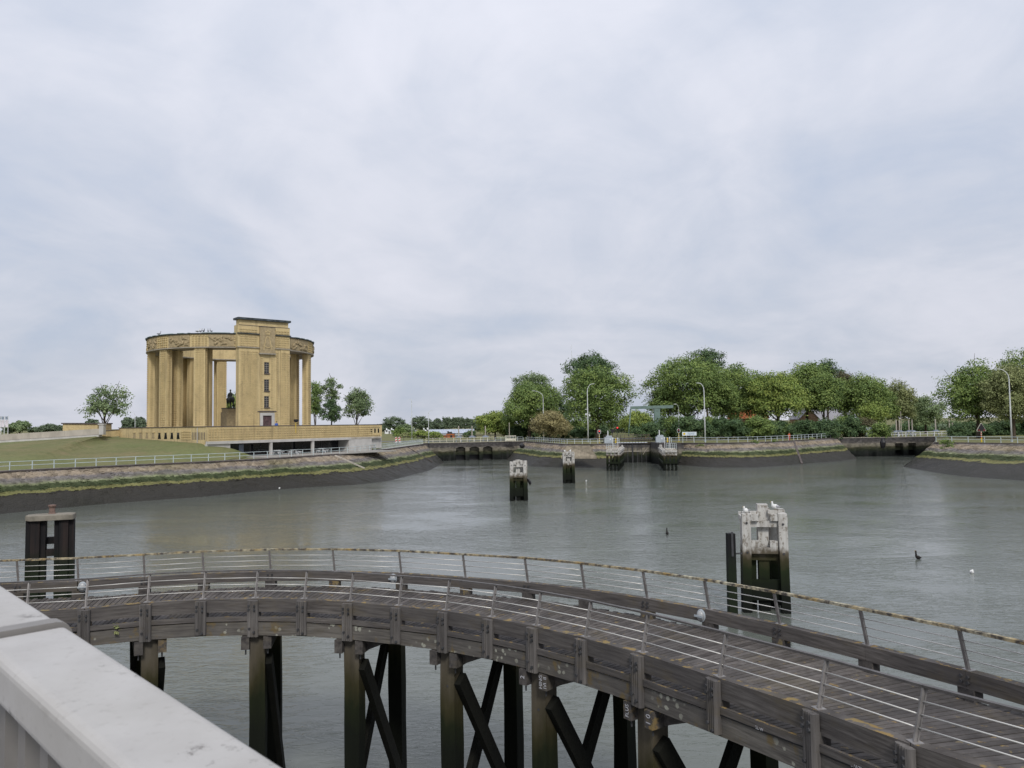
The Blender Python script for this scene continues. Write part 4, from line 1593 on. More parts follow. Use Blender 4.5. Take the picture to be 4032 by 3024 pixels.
def leaf_mesh(name, centres, radii, n_leaf, size, seed, mat, spread=1.0):
    """leaf blades clumped on the outside of ellipsoid lobes"""
    rs = np.random.RandomState(seed)
    P, T, O = [], [], []
    w_ = np.array([r[0] * r[1] + r[0] * r[2] for r in radii])
    w_ = w_ / w_.sum()
    for c, r, f in zip(centres, radii, w_):
        n = max(20, int(n_leaf * f))
        per = 26
        k = max(2, n // per)
        d = rs.normal(size=(k, 3))
        d /= np.linalg.norm(d, axis=1)[:, None]
        d[:, 2] = np.where(d[:, 2] < -0.55, -d[:, 2] * .5, d[:, 2])
        rad = rs.uniform(.55, 1.03, (k, 1)) ** .6
        cc = d * rad * np.array(r) + np.array(c)
        cr = rs.uniform(.55, 1.15, k) * spread * min(1.25, .32 * max(r) + .25)
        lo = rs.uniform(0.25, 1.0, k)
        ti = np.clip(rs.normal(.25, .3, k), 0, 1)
        off = np.clip(rs.normal(size=(k, per, 3)), -1.7, 1.7) * np.array([.55, .55, .36])
        pts = cc[:, None, :] + off * cr[:, None, None]
        P.append(pts.reshape(-1, 3))
        od = (pts - np.array(c)) / np.array(r)
        O.append((od / (np.linalg.norm(od, axis=2)[:, :, None] + 1e-6)).reshape(-1, 3))
        T.append(np.stack([np.repeat(lo, per), np.repeat(ti, per)], 1))
    P = np.concatenate(P)
    T = np.concatenate(T)
    n = len(P)
    T = np.clip(T + rs.normal(size=T.shape) * .07, 0, 1)
    nrm = rs.normal(size=(n, 3))
    nrm = nrm * .5 + np.concatenate(O) * .75
    nrm[:, 2] += .35
    nrm /= np.linalg.norm(nrm, axis=1)[:, None]
    a = np.cross(nrm, rs.normal(size=(n, 3)))
    a /= np.linalg.norm(a, axis=1)[:, None]
    b_ = np.cross(nrm, a)
    s = size * rs.uniform(.55, 1.25, (n, 1))
    v = np.stack([P - a * s * .5, P + b_ * s * .33 - a * s * .08, P + a * s * .55, P - b_ * s * .33 - a * s * .05], 1).reshape(-1, 3)
    me_ = bpy.data.meshes.new(name)
    me_.vertices.add(4 * n)
    me_.vertices.foreach_set('co', v.astype(np.float32).ravel())
    me_.loops.add(4 * n)
    me_.loops.foreach_set('vertex_index', np.arange(4 * n, dtype=np.int32))
    me_.polygons.add(n)
    me_.polygons.foreach_set('loop_start', np.arange(0, 4 * n, 4, dtype=np.int32))
    me_.polygons.foreach_set('loop_total', np.full(n, 4, dtype=np.int32))
    me_.update(calc_edges=True)
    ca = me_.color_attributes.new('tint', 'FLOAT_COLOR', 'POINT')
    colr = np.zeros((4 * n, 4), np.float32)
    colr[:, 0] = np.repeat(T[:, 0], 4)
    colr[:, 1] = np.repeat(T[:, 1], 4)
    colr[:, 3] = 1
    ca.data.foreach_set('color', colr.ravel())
    me_.materials.append(mat)
    return me_


# ------------------------------------------------------------------ boardwalk
BC = Vector((-8.4, 8.8, 0))
KF = (-2.1196226763620456, 6.715273394046428, -6.214732353664994, 14.787075121013109)
KB = (-1.8811977269894653, 6.041367005925237, -5.5797040066058345, 18.601271434603117)
T0, T1 = 8.0, 106.0


def bw(t, side):
    """point on the boardwalk edge; t in degrees round the bend, straight past both ends; side 0 near, 1 far, between = across"""
    k = max(T0, min(T1, t))
    a = R(k)
    rf, rb = np.polyval(KF, a), np.polyval(KB, a)
    r = rf + (rb - rf) * side
    p = BC + Vector((math.cos(a), math.sin(a), 0)) * r
    if t > T1:
        p += Vector((-math.sin(a - .15), math.cos(a - .15), 0)) * (t - T1) * .25
    if t < T0:
        p += Vector((math.sin(a + .42), -math.cos(a + .42), 0)) * (T0 - t) * .25
    zk = float(np.interp(t, [-30, 8, 24, 47, 60, 66, 140], [5.35, 5.05, 4.89, 4.76, 4.69, 4.64, 4.62]))
    p.z = zk
    return p


fpost = [128.9, 122.9, 116.9, 110.9, 104.9, 98.3, 92.0, 85.7, 79.5, 73.4, 66.7, 60.0, 53.4, 47.0, 40.1, 32.7, 23.9, 14.9, 8.3, 1.0, -7.0, -15.0]
bpost = [133, 125.0, 117.0, 109.8, 102.6, 96.6, 89.4, 82.2, 74.4, 66.7, 59.2, 52.5, 45.4, 38.8, 32.0, 24.7, 17.8, 10.2, 2.0, -7.0, -15.0]
fpile = [135, 122.9, 110.9, 98.3, 85.7, 73.4, 60.0, 47.0, 32.7, 14.9, -4.0]
GAP = 0.53                                            # kerb top down to the deck
o0 = bw(60, .5)
bwk = thing('boardwalk', (o0.x, o0.y, 0), 'curved grey timber boardwalk on dark piles with steel rod railings', 'boardwalk')
rng = random.Random(11)
# planks
ts, t = [], 133.0
while t > -16:
    ts.append(t)
    rr = 15.2 if T0 < t < T1 else 14.3
    t -= 0.152 / rr * 57.3 * (1.0 if T0 < t < T1 else .152 / .152)
plist = ts[:300] if len(ts) > 300 else ts
for i in range(len(plist) - 1):
    ta, tb = plist[i], plist[i + 1]
    dt = (ta - tb)
    ta, tb = ta - dt * .075, tb + dt * .075
    e = rng.uniform(-.02, .02)
    a0, a1, b0, b1 = bw(ta, -.015 + e), bw(ta, 1.015 + e), bw(tb, -.015 + e), bw(tb, 1.015 + e)
    dz = UZ * (-GAP + rng.uniform(-.004, .004))
    b = MB()
    b.quadstrip([[a0 + dz - UZ * .05, a1 + dz - UZ * .05, b1 + dz - UZ * .05, b0 + dz - UZ * .05],
                 [a0 + dz, a1 + dz, b1 + dz, b0 + dz]])
    o = b.build('plank', MT['plank'], bwk)
    fix_normals(o)


def seg(name, ta, tb, side, off, z_top, ht, wd_, mat, g_=.006):
    """straight timber from station ta to tb; off = metres outward from the edge line"""
    p, q = bw(ta, side), bw(tb, side)
    d = (q - p).normalized()
    inw = (bw((ta + tb) / 2, .5) - (p + q) / 2)
    inw.z = 0
    inw.normalize()
    p, q = p + d * g_ - inw * off + UZ * (z_top - ht / 2), q - d * g_ - inw * off + UZ * (z_top - ht / 2)
    b = MB()
    b.bar(p, q, wd_, ht)
    return b.build(name, mat, bwk)


def out_dir(t, side):
    v = bw(t, side) - bw(t, .5)
    v.z = 0
    return v.normalized()


for posts, side in ((fpost, 0), (bpost, 1)):
    for ta, tb in zip(posts, posts[1:]):
        seg('kerb_beam', ta, tb, side, 0.0, 0.0, .31 if side else .36, .20, MT['timber'])
        seg('edge_board', ta, tb, side, .12, -GAP + (-.06 if side else .05), .13, .06, MT['timber'])
        seg('stringer', ta, tb, side, .0, -.64, .37, .24, MT['stringer'])
for posts in (fpost, bpost):
    for ta, tb in zip(posts[::1], posts[1::1]):
        pass
for s in (.27, .5, .73):
    for ta, tb in zip(fpost, fpost[1:]):
        seg('joist', ta, tb, s, 0, -GAP - .06, .3, .16, MT['cap'])

bolt = MB()
bolt.tube([(0, 0, 0), (0, -.035, 0)], .032, 8)
bolt_me = bolt.mesh('bolt', MT['darksteel'])
ring_w = [(-.15, 0), (-.15, .10), (-.06, .13), (-.035, .10), (-.01, .13), (.02, .10), (.045, .13), (.075, .10), (.10, .13), (.13, .11), (.15, .08), (.15, 0)]
for i, t in enumerate(fpost):
    p = bw(t, 0)
    ou = out_dir(t, 0)
    al = Vector((-ou.y, ou.x, 0))
    hgt = .98 + (.06 if i % 2 else -.02)
    b = MB()
    rr = [p + ou * (.10 + y) + al * x for x, y in ring_w]
    b.quadstrip([[q + UZ * -hgt for q in rr], [q + UZ * -.03 for q in rr]])
    blk = b.build('fascia_block', MT['block'], bwk)
    fix_normals(blk)
    rz = math.atan2(al.y, al.x)
    for x, z in ((-.09, -.16), (.07, -.17), (-.09, -.27), (.07, -.28), (-.07, -.80), (.06, -.90)):
        part('bolt', bolt_me, blk, p + ou * .225 + al * x + UZ * z, rz)
    b = MB()
    b.frame_box(p - ou * .1 - al * .14 + UZ * -GAP, ou * .2, al * .28, UZ * (GAP - .312))
    b.build('spacer', MT['cap'], bwk)
for i, t in enumerate(bpost):
    p = bw(t, 1)
    ou = out_dir(t, 1)
    al = Vector((-ou.y, ou.x, 0))
    b = MB()
    b.frame_box(p - ou * .1 - al * .17 + UZ * -GAP, ou * .22, al * .34, UZ * (GAP - .312))
    b.build('spacer', MT['cap'], bwk)
    rz = math.atan2(-al.y, -al.x)
    if i % 2 == 0:
        for x, z in ((-.07, -.1), (.07, -.1), (-.07, -.2), (.07, -.2)):
            part('bolt', bolt_me, bwk, p - ou * .10 + al * x + UZ * z, math.atan2(-al.y, -al.x))
# railings
RH, LEAN = .73, .17
for posts, side, hm in ((fpost, 0, 'hrail'), (bpost, 1, 'lrail')):
    tops = []
    for t in posts:
        p = bw(t, side)
        ou = out_dir(t, side)
        al = Vector((-ou.y, ou.x, 0))
        top_ = p - ou * LEAN + UZ * RH
        tops.append((p, top_))
        b = MB()
        b.bar(p + UZ * .01, top_, .055, .03, al)
        b.bar(p + UZ * .01 - ou * .028, top_ - ou * .028, .02, .062, al)
        b.build('rail_post', MT['post'], bwk)
        b = MB()
        b.frame_box(p - ou * .08 - al * .09 + UZ * .001, ou * .16, al * .18, UZ * .012)
        b.build('base_plate', MT['post'], bwk)
    for (p, pt), (q, qt) in zip(tops, tops[1:]):
        for f in (.27, .51, .75):
            b = MB()
            b.tube([p.lerp(pt, f), q.lerp(qt, f)], .011, 6)
            b.build('rail_rod', MT['steel'], bwk, smooth=True)
        b = MB()
        d = (qt - pt).normalized() * .002
        if side:
            b.bar(pt + d + UZ * .02, qt - d + UZ * .02, .10, .055)
        else:
            b.bar(pt + d + UZ * .02, qt - d + UZ * .02, .07, .035)
        b.build('handrail', MT[hm], bwk)


def text_mesh(name, body, size, mat, parent, o, ex, ez, ext=.003):
    cu = bpy.data.curves.new(name, 'FONT')
    cu.body = body
    cu.size = size
    cu.extrude = ext
    cu.align_x, cu.align_y = 'CENTER', 'CENTER'
    cu.resolution_u = 2
    tmp = bpy.data.objects.new(name, cu)
    me_ = bpy.data.meshes.new_from_object(tmp)
    bpy.data.objects.remove(tmp)
    me_.materials.clear()
    me_.materials.append(mat)
    ex, ez = Vector(ex).normalized(), Vector(ez).normalized()
    ob = link(bpy.data.objects.new(name, me_))
    mm = Matrix((ex, ez, ex.cross(ez))).transposed().to_4x4()
    ob.parent = parent
    mm.translation = Vector(o) - ORG.get(parent, Vector((0, 0, 0)))
    ob.matrix_local = mm
    return ob


# bents: piles, caps, cross braces
WORDS = {47.0: ('2', 'HING\nIVI  II'), 32.7: ('FLUS', '1 0')}
for t in fpile:
    pf = bw(t, .06)
    zk = bw(t, 0).z
    ph_ = float(np.interp(t, [-10, 15, 32.7, 47, 60, 73.4, 85.7, 98.3, 110.9, 122.9, 140], [-8, 16, 35, 50, 63, 79, 100, 118, 130, 136, 142]))
    ac = Vector((math.cos(R(ph_)), math.sin(R(ph_)), 0))
    Lx = 3.5 / max(.75, math.cos(R(ph_ - min(max(t, 8), 106))))
    pb = pf + ac * Lx
    al = Vector((-ac.y, ac.x, 0))
    a_ = math.atan2(ac.y, ac.x)
    for k, p in enumerate((pf, pb)):
        b = MB()
        wv = .215
        rings = []
        for z in (-4.5, -1.4, 0.0, 1.2, 2.4, zk - 1.02):
            r_ = random.Random(int(t * 7 + z * 10 + k))
            g2 = wv + r_.uniform(-.008, .012) * (1 if z < 2 else .3)
            c_ = Vector((p.x + r_.uniform(-.01, .01), p.y + r_.uniform(-.01, .01), z))
            rings.append([c_ - ac * g2 - al * g2, c_ + ac * g2 - al * g2, c_ + ac * g2 + al * g2, c_ - ac * g2 + al * g2])
        b.quadstrip(rings)
        pile = b.build('pile', MT['pile'], bwk)
        fix_normals(pile)
        if k == 0:
            part('bolt', bolt_me, pile, p - ac * .185 + UZ * (zk - 1.95 - p.z), math.atan2(-al.y, -al.x))
    z0 = zk - 1.03 - .36
    for s in (-1, 1):
        b = MB()
        c_ = Vector((pf.x, pf.y, z0)) - ac * .42 + al * (s * .30 - .11)
        b.frame_box(c_, ac * (Lx + .8), al * .22, UZ * .355)
        cap = b.build('pile_cap', MT['cap'], bwk)
        b = MB()
        q = Vector((pf.x, pf.y, z0)) - ac * .3 + al * (s * .3)
        b.tube([q - UZ * .16, q], .022, 6)
        b.build('tie_bolt', MT['darksteel'], cap)
        if t in WORDS:
            wtx = WORDS[t][0 if s > 0 else 1]
            e0 = Vector((pf.x, pf.y, z0 + .18)) - ac * .424 + al * (s * .30)
            text_mesh('stencil_mark', wtx, .125 if len(wtx) > 3 else .17, MT['stencil'], cap, e0, UZ * 1.0, al * 1.0)
    # brackets under the stringer
    for s in ((-1,) if t < 80 else ()):
        b = MB()
        q = Vector((pf.x, pf.y, zk - 1.02)) - ac * .12 + al * s * .42
        r1 = [q, q + al * s * .75, q + al * s * .7 - UZ * .06, q - UZ * .34]
        b.quadstrip([[x for x in r1], [x + ac * .2 for x in r1]])
        o = b.build('bracket', MT['cap'], bwk)
        fix_normals(o)
    for s, (za, zb_) in ((-1, (zk - 1.75, -2.6)), (1, (-2.6, zk - 1.6))):
        b = MB()
        A = Vector((pf.x, pf.y, za)) + al * s * .31 - ac * (.1 if za > zb_ else .15)
        B = Vector((pb.x, pb.y, zb_)) + al * s * .31 + ac * .1
        b.bar(A, B, .17, .38)
        b.build('brace', MT['brace'], bwk)


# dark boards with white stencilled letters above the stringer
for ta, tb, word in ((23.9, 14.9, 'EL W'), (14.9, 8.3, 'LVAZI'), (8.3, 1.0, 'II')):
    seg('marked_board', ta, tb, 0, .135, -.565, .07, .02, MT['black'])
    tm = (ta + tb) / 2
    ou = out_dir(tm, 0)
    pm_ = (bw(ta, 0) + bw(tb, 0)) / 2
    text_mesh('stencil_mark', word, .075, MT['stencil'], bwk, pm_ + ou * .149 - UZ * .60, (bw(tb, 0) - bw(ta, 0)), UZ)
wt = thing('weed_tuft', tuple(bw(101.5, 0) + out_dir(101.5, 0) * .15 - UZ * .7), 'weed tuft growing from the boardwalk beam near the white rail', 'plant')
o = link(bpy.data.objects.new('foliage', leaf_mesh('foliage', [(0, 0, .08), (.05, 0, .0), (-.05, 0, .12)], [(.13, .1, .14), (.12, .1, .1), (.1, .1, .1)], 160, .07, 4, LEAF['olive'], .2)))
o.parent = wt
BWL = [wt]


def bulk(t, label):
    p = bw(t, 1)
    ou = out_dir(t, 1)
    al = Vector((-ou.y, ou.x, 0))
    c = p - ou * .105 - UZ * .17
    l_ = thing('bulkhead_light', tuple(c), label, 'light', 'boardwalk bulkhead lights')
    b = MB()
    rings = []
    for d_, s_ in ((0, 1.0), (.03, 1.0), (.045, .86)):
        rings.append([c - ou * d_ + al * (.125 * s_ * math.cos(2 * math.pi * k / 20)) + UZ * (.16 * s_ * math.sin(2 * math.pi * k / 20)) for k in range(20)])
    b.quadstrip(rings)
    o = b.build('housing', MT['greysteel'], l_)
    fix_normals(o)
    b = MB()
    rings = []
    for d_, s_ in ((.045, .84), (.075, .76), (.10, .55), (.115, .25), (.118, .05)):
        rings.append([c - ou * d_ + al * (.125 * s_ * math.cos(2 * math.pi * k / 20)) + UZ * (.16 * s_ * math.sin(2 * math.pi * k / 20)) for k in range(20)])
    b.quadstrip(rings)
    o = b.build('glass_dome', MT['bulkhead'], l_, smooth=True)
    fix_normals(o)
    b = MB()
    b.bar(c - ou * .12 - al * .13, c - ou * .12 + al * .13, .02, .05)
    b.build('guard_bar', MT['greysteel'], l_)
    BWL.append(l_)


bulk(109.2, 'oval bulkhead light on the kerb near the white bridge rail')
bulk(75.2, 'oval bulkhead light on the kerb at the middle of the bend')
bulk(39.4, 'oval bulkhead light on the kerb in front of the white timber dolphin')


# the boardwalk and its fittings are drawn with a 0.86 m rail; the real one is smaller: set its true size and surveyed place
SIZE = .85
PLACE = ((-0.6732, 18.6808, 1.425), (-9.3291, 18.2398, 4.7658), (-11.7831, 21.2329, 5.2146), (-3.3779, 21.7191, 5.2224), (3.9632, 16.6003, 5.363))
seen_me = set()


def resize(o, place=None):
    o.location = place if place else o.location * SIZE
    if o.data is not None and o.data.name not in seen_me:
        seen_me.add(o.data.name)
        o.data.transform(Matrix.Scale(SIZE, 4))
    for ch_ in o.children:
        resize(ch_)


for o, place in zip([bwk] + BWL, PLACE):
    resize(o, place)


# ------------------------------------------------------------------ dolphins (mooring structures)
def dolphin(loc, rz, wdt, dep, zt, label, seed, tall=.35):
    rng_ = random.Random(seed)
    c = Vector((loc[0], loc[1], 0))
    ex, ey = Vector((math.cos(rz), math.sin(rz), 0)), Vector((-math.sin(rz), math.cos(rz), 0))
    d = thing('timber_dolphin', tuple(c), label, 'dolphin', 'timber dolphins')
    s_ = .42

    def pile(x, y, w_, z1, bx=1.06):
        b = MB()
        rings = []
        for z, k in ((-3, bx), (0, bx), (z1 - .02, 1.0), (z1, .97)):
            q = c + ex * x * k + ey * y * k + UZ * z
            h_ = w_ / 2
            rings.append([q - ex * h_ - ey * h_, q + ex * h_ - ey * h_, q + ex * h_ + ey * h_, q - ex * h_ + ey * h_])
        b.quadstrip(rings)
        return b.build('pile', MT['peeled'], d)
    hw, hd = wdt / 2, dep / 2
    f1 = pile(-hw + s_ / 2, -hd, s_, zt)
    f2 = pile(hw - s_ / 2 - .1, -hd, s_, zt + .02)
    pile(-hw + s_ / 2 + .25, hd, s_, zt - .1)
    pile(hw - s_ / 2 + .1, hd, s_, zt + .05)
    pile(-.06, -hd + .48, .50, zt + tall)
    pile(-hw + .2, -hd + .75, .34, zt - .3)
    pile(hw - .62, -hd + .95, .36, zt - .12)
    pile(.25, hd - .2, .4, zt + .12)
    pile(hw - .05, 0.1, .2, zt - .05)
    pile(-hw + s_ + .16, -hd + .6, .3, zt - 1.6)
    pile(hw - s_ - .38, .5, .34, zt - 1.75)
    for q in (f1, f2):
        pass

    def beam(x0, x1, y, z, h_, t_=.22, nm='crossbeam'):
        b = MB()
        b.frame_box(c + ex * x0 + ey * (y - t_ / 2) + UZ * (z - h_), ex * (x1 - x0), ey * t_, UZ * h_)
        return b.build(nm, MT['peeled'], d)
    beam(-hw + s_ + .005, hw - s_ - .11, -hd + .06, zt - .37, .30, .2)
    beam(-hw + s_ + .01, -hw + s_ + .36, -hd - .08, zt - .02, .33, .3, 'block')
    beam(hw - s_ - .46, hw - s_ - .12, -hd - .02, zt - .02, .33, .3, 'block')
    beam(-hw + s_ + .005, -hw + s_ + .5, -hd + .12, zt + .10, .22, .24)
    beam(hw - s_ - .55, hw - s_ - .12, -hd + .14, zt + .16, .2, .22)
    beam(-hw + .1, hw, hd + .34, zt - .15, .3)
    beam(-hw + s_ + .005, -hw + s_ + .4, -hd + .05, zt - 1.35, .32, .3, 'block')
    beam(hw - s_ - .5, hw - s_ - .12, -hd + .05, zt - 1.35, .32, .3, 'block')
    beam(-hw + s_ + .005, hw - s_ - .11, -hd + .02, zt - 1.68, .3)
    beam(-hw + s_ + .005, hw - s_ - .11, -hd + .25, zt - 1.98, .36)
    beam(-hw + s_ * .9, hw - s_ * .9, -hd + .2, 1.55, 1.0, .3)
    for x in (-hw + .15, hw - .1):
        b = MB()
        b.frame_box(c + ex * (x - .1) + ey * (-hd + .24) + UZ * (zt - .5), ex * .2, ey * (2 * hd - .3), UZ * .28)
        b.build('side_beam', MT['peeled'], d)
    for x, z in ((-hw + s_ / 2, zt - 1.9), (hw - s_ / 2 - .1, zt - 1.95), (-hw + s_ / 2, zt - .45), (hw - s_ / 2 - .1, zt - .5)):
        b = MB()
        q = c + ex * x + ey * (-hd - s_ / 2 - .01) + UZ * z
        b.tube([q, q - ey * .04], .055, 8)
        b.build('bolt', MT['darksteel'], d)
    b = MB()
    q = c + ex * .3 + ey * hd
    for sx_ in (0, .3):
        b.tube([q + ex * sx_ - UZ * 1, q + ex * sx_ + UZ * (zt - 1.5)], .02, 5)
    for k in range(12):
        b.tube([q + UZ * (.2 + k * .28), q + ex * .3 + UZ * (.2 + k * .28)], .018, 5)
    b.build('ladder', MT['darksteel'], d)
    return d


DR = at(3000, 2010, z=4.9)
dolphin((DR.x, DR.y), R(-9), 2.25, 1.7, 4.85, 'white peeling timber dolphin with gulls on top, close behind the boardwalk', 1, .42)
p1 = at(2042, 1972, 0)
dolphin((p1.x, p1.y + .8), R(4), 2.15, 1.6, 4.8, 'white topped timber dolphin alone in the middle of the water, nearer of the two', 2, .2)
p2 = at(2241, 1903, 0)
dolphin((p2.x, p2.y + .8), R(3), 1.85, 1.5, 4.8, 'white topped timber dolphin in mid water, smaller and farther of the two', 3, .1)
mp_ = at(2876, 2100, z=3.9)
mpt = thing('mooring_pile', (mp_.x, mp_.y, 0), 'dark single pile standing left of the white timber dolphin', 'pile')
b = MB()
b.quadstrip([[Vector((mp_.x + a * k, mp_.y + c * k, z)) for a, c in ((-.2, -.2), (.2, -.2), (.2, .2), (-.2, .2))] for z, k in ((-3, 1.1), (0, 1.05), (3.9, .95))])
b.build('pile', MT['steelpile'], mpt)
b = MB()
b.box((mp_.x + .02, mp_.y - .2, 3.4), (.1, .06, 1.2))
b.build('iron_strap', MT['darksteel'], mpt)
b = MB()
b.bar((mp_.x + .1, mp_.y, 2.9), (mp_.x + .9, mp_.y + .1, 2.9), .08, .06)
b.build('link_bar', MT['darksteel'], mpt)
hg = thing('hanging_fender', (p1.x + 1.2, p1.y + .4, 2.2), 'black torn fender hanging from the middle dolphin', 'fender')
b = MB()
q = Vector((p1.x + 1.06, p1.y + .5, 0))
b.tube([q + UZ * 2.75, q + Vector((.15, 0, 2.6)), q + Vector((.32, 0, 2.3)), q + Vector((.42, 0, 2.0)), q + Vector((.35, 0, 1.85))], [.1, .16, .2, .16, .05], 7)
b.build('rubber', MT['black'], hg)

# left dolphin: concrete cap on steel box piles
DL = at(202, 2015, z=5.1)
ld = thing('concrete_dolphin', (DL.x, DL.y, 0), 'concrete capped dolphin on two rusty steel piles at the left edge', 'dolphin')
LE = Vector((1, 0.36, 0)).normalized()
LF = Vector((-LE.y, LE.x, 0))


def lp(x, y, z):
    return Vector((DL.x, DL.y, z)) + LE * x + LF * y


def octo(hx, hy, ch, z):
    return [lp(*q, z) for q in ((-hx + ch, -hy), (hx - .05, -hy), (hx, -hy + .05), (hx, hy - ch), (hx - ch, hy), (-hx + ch, hy), (-hx, hy - ch), (-hx, -hy + ch * .9))]


b = MB()
b.quadstrip([octo(1.14, .6, .32, 4.70), octo(1.14, .6, .32, 4.95), octo(1.11, .57, .32, 4.98)])
capo = b.build('concrete_cap', simple('old_cap_concrete', (0.21, 0.19, 0.155), .9, .3, 2.5, bump=.3), ld)
fix_normals(capo)
b = MB()
b.lathe(lp(0, .2, 4.98), [(.19, 0), (.15, .06), (.14, .3), (.17, .36), (.2, .4), (.2, .46), (.12, .48)], 12)
b.build('bollard', simple('rust_bollard', (0.17, 0.115, 0.095), .8, .3, 6), ld)
for s in (-1, 1):
    b = MB()
    hx = .46
    cxn = s * .66
    prof = [(-hx, -.28), (-hx * .55, -.28), (-hx * .45, -.42), (hx * .45, -.42), (hx * .55, -.28), (hx, -.28), (hx, .16), (-hx, .16)]
    b.quadstrip([[lp(cxn * k + x, y, z) for x, y in prof] for z, k in ((-3, 1.04), (4.70, 1.0))])
    o = b.build('box_pile', MT['steelpile'], ld)
    fix_normals(o)
for z, y in ((3.55, .15), (2.95, -.2)):
    b = MB()
    b.frame_box(lp(-.35, y, z - .18), LE * .85, LF * .3, UZ * .36)
    b.build('cross_member', MT['steelpile'], ld)

# ------------------------------------------------------------------ white bridge rail in the foreground

vd = (CF + CR * ((-1201 - CU) / FPX) + CUP * ((CV - 1530) / FPX)).normalized()
RAt = at(1142, 3015, z=EYE - .40)
RBt = at(448, 3024, z=EYE - .40)
wv = RBt - RAt
wv -= vd * wv.dot(vd)
wv.z = 0
WR = wv.length
wv.normalize()
uv = vd.cross(wv)
if uv.z < 0:
    uv = -uv
base = RAt + wv * (WR / 2)
fg = thing('bridge_railing', tuple(base + vd * 1 - UZ * 1.1), 'white painted steel bridge rail across the lower left corner', 'railing')


def rprof(cx_, hw_, ht, r, o, n=5):
    """rounded box section hanging below the top plane"""
    pts = []
    for (sx_, sz_, a0) in ((1, 0, 0), (-1, 0, 90), (-1, -1, 180), (1, -1, 270)):
        cxp, czp = sx_ * (hw_ - r), (-r if sz_ == 0 else -ht + r)
        for k in range(n):
            a = R(a0 + 90 * k / (n - 1))
            pts.append(o + wv * (-(cxp + r * math.cos(a))) + uv * (czp + r * math.sin(a)))
    return pts


def rail_piece(name, s0, s1, grow=0.0, mat=None, r=.016):
    b = MB()
    b.quadstrip([rprof(0, WR / 2 + grow, .078 + 2 * grow, r + grow, base + vd * s + uv * grow) for s in (s0, s1)])
    o = b.build(name, MT[mat or 'whiterail'], fg, smooth=False)
    fix_normals(o)
    return o


# the road deck of the bridge, on the near side of the rail
hd0 = Vector((vd.x, vd.y, 0)).normalized()
b = MB()
b.frame_box(base - hd0 * 12 - UZ * 1.62 - wv * .12, hd0 * 60, wv * 9, UZ * .4)
tag(b.build('bridge_deck', MT['road']), kind='structure')
SJ = 0.0
best = 1e9
for k in range(400):
    s = k * .01
    q = base + vd * s - wv * (WR / 2) - Vector((0, 0, EYE))
    uu = CU + FPX * q.dot(CR) / q.dot(CF)
    if abs(uu - 262) < best:
        best, SJ = abs(uu - 262), s
rail_piece('top_rail', -.8, SJ - .02)
rail_piece('top_rail', SJ + .02, 7.0)
rail_piece('joint_sleeve', SJ - .010, SJ + .024, .009, 'baluster', r=.02)
rail_piece('joint_gap_shadow', SJ - .0205, SJ - .0098, -.003, 'darksteel', r=.013)  # dark band in the joint, stands for the sleeve's shadow line
for k in range(-2, 44):
    s = .12 + k * .125
    c = base + vd * s - uv * .078
    hd = Vector((vd.x, vd.y, 0)).normalized()
    b = MB()
    b.frame_box(c - hd * .021 - wv * .012 - UZ * .95, hd * .042, wv * .024, UZ * .955)
    b.build('baluster', MT['baluster'], fg)
b = MB()
b.bar(base - vd * .8 - UZ * 1.02, base + vd * 7 - UZ * 1.02, .06, .05)
b.build('bottom_rail', MT['baluster'], fg)

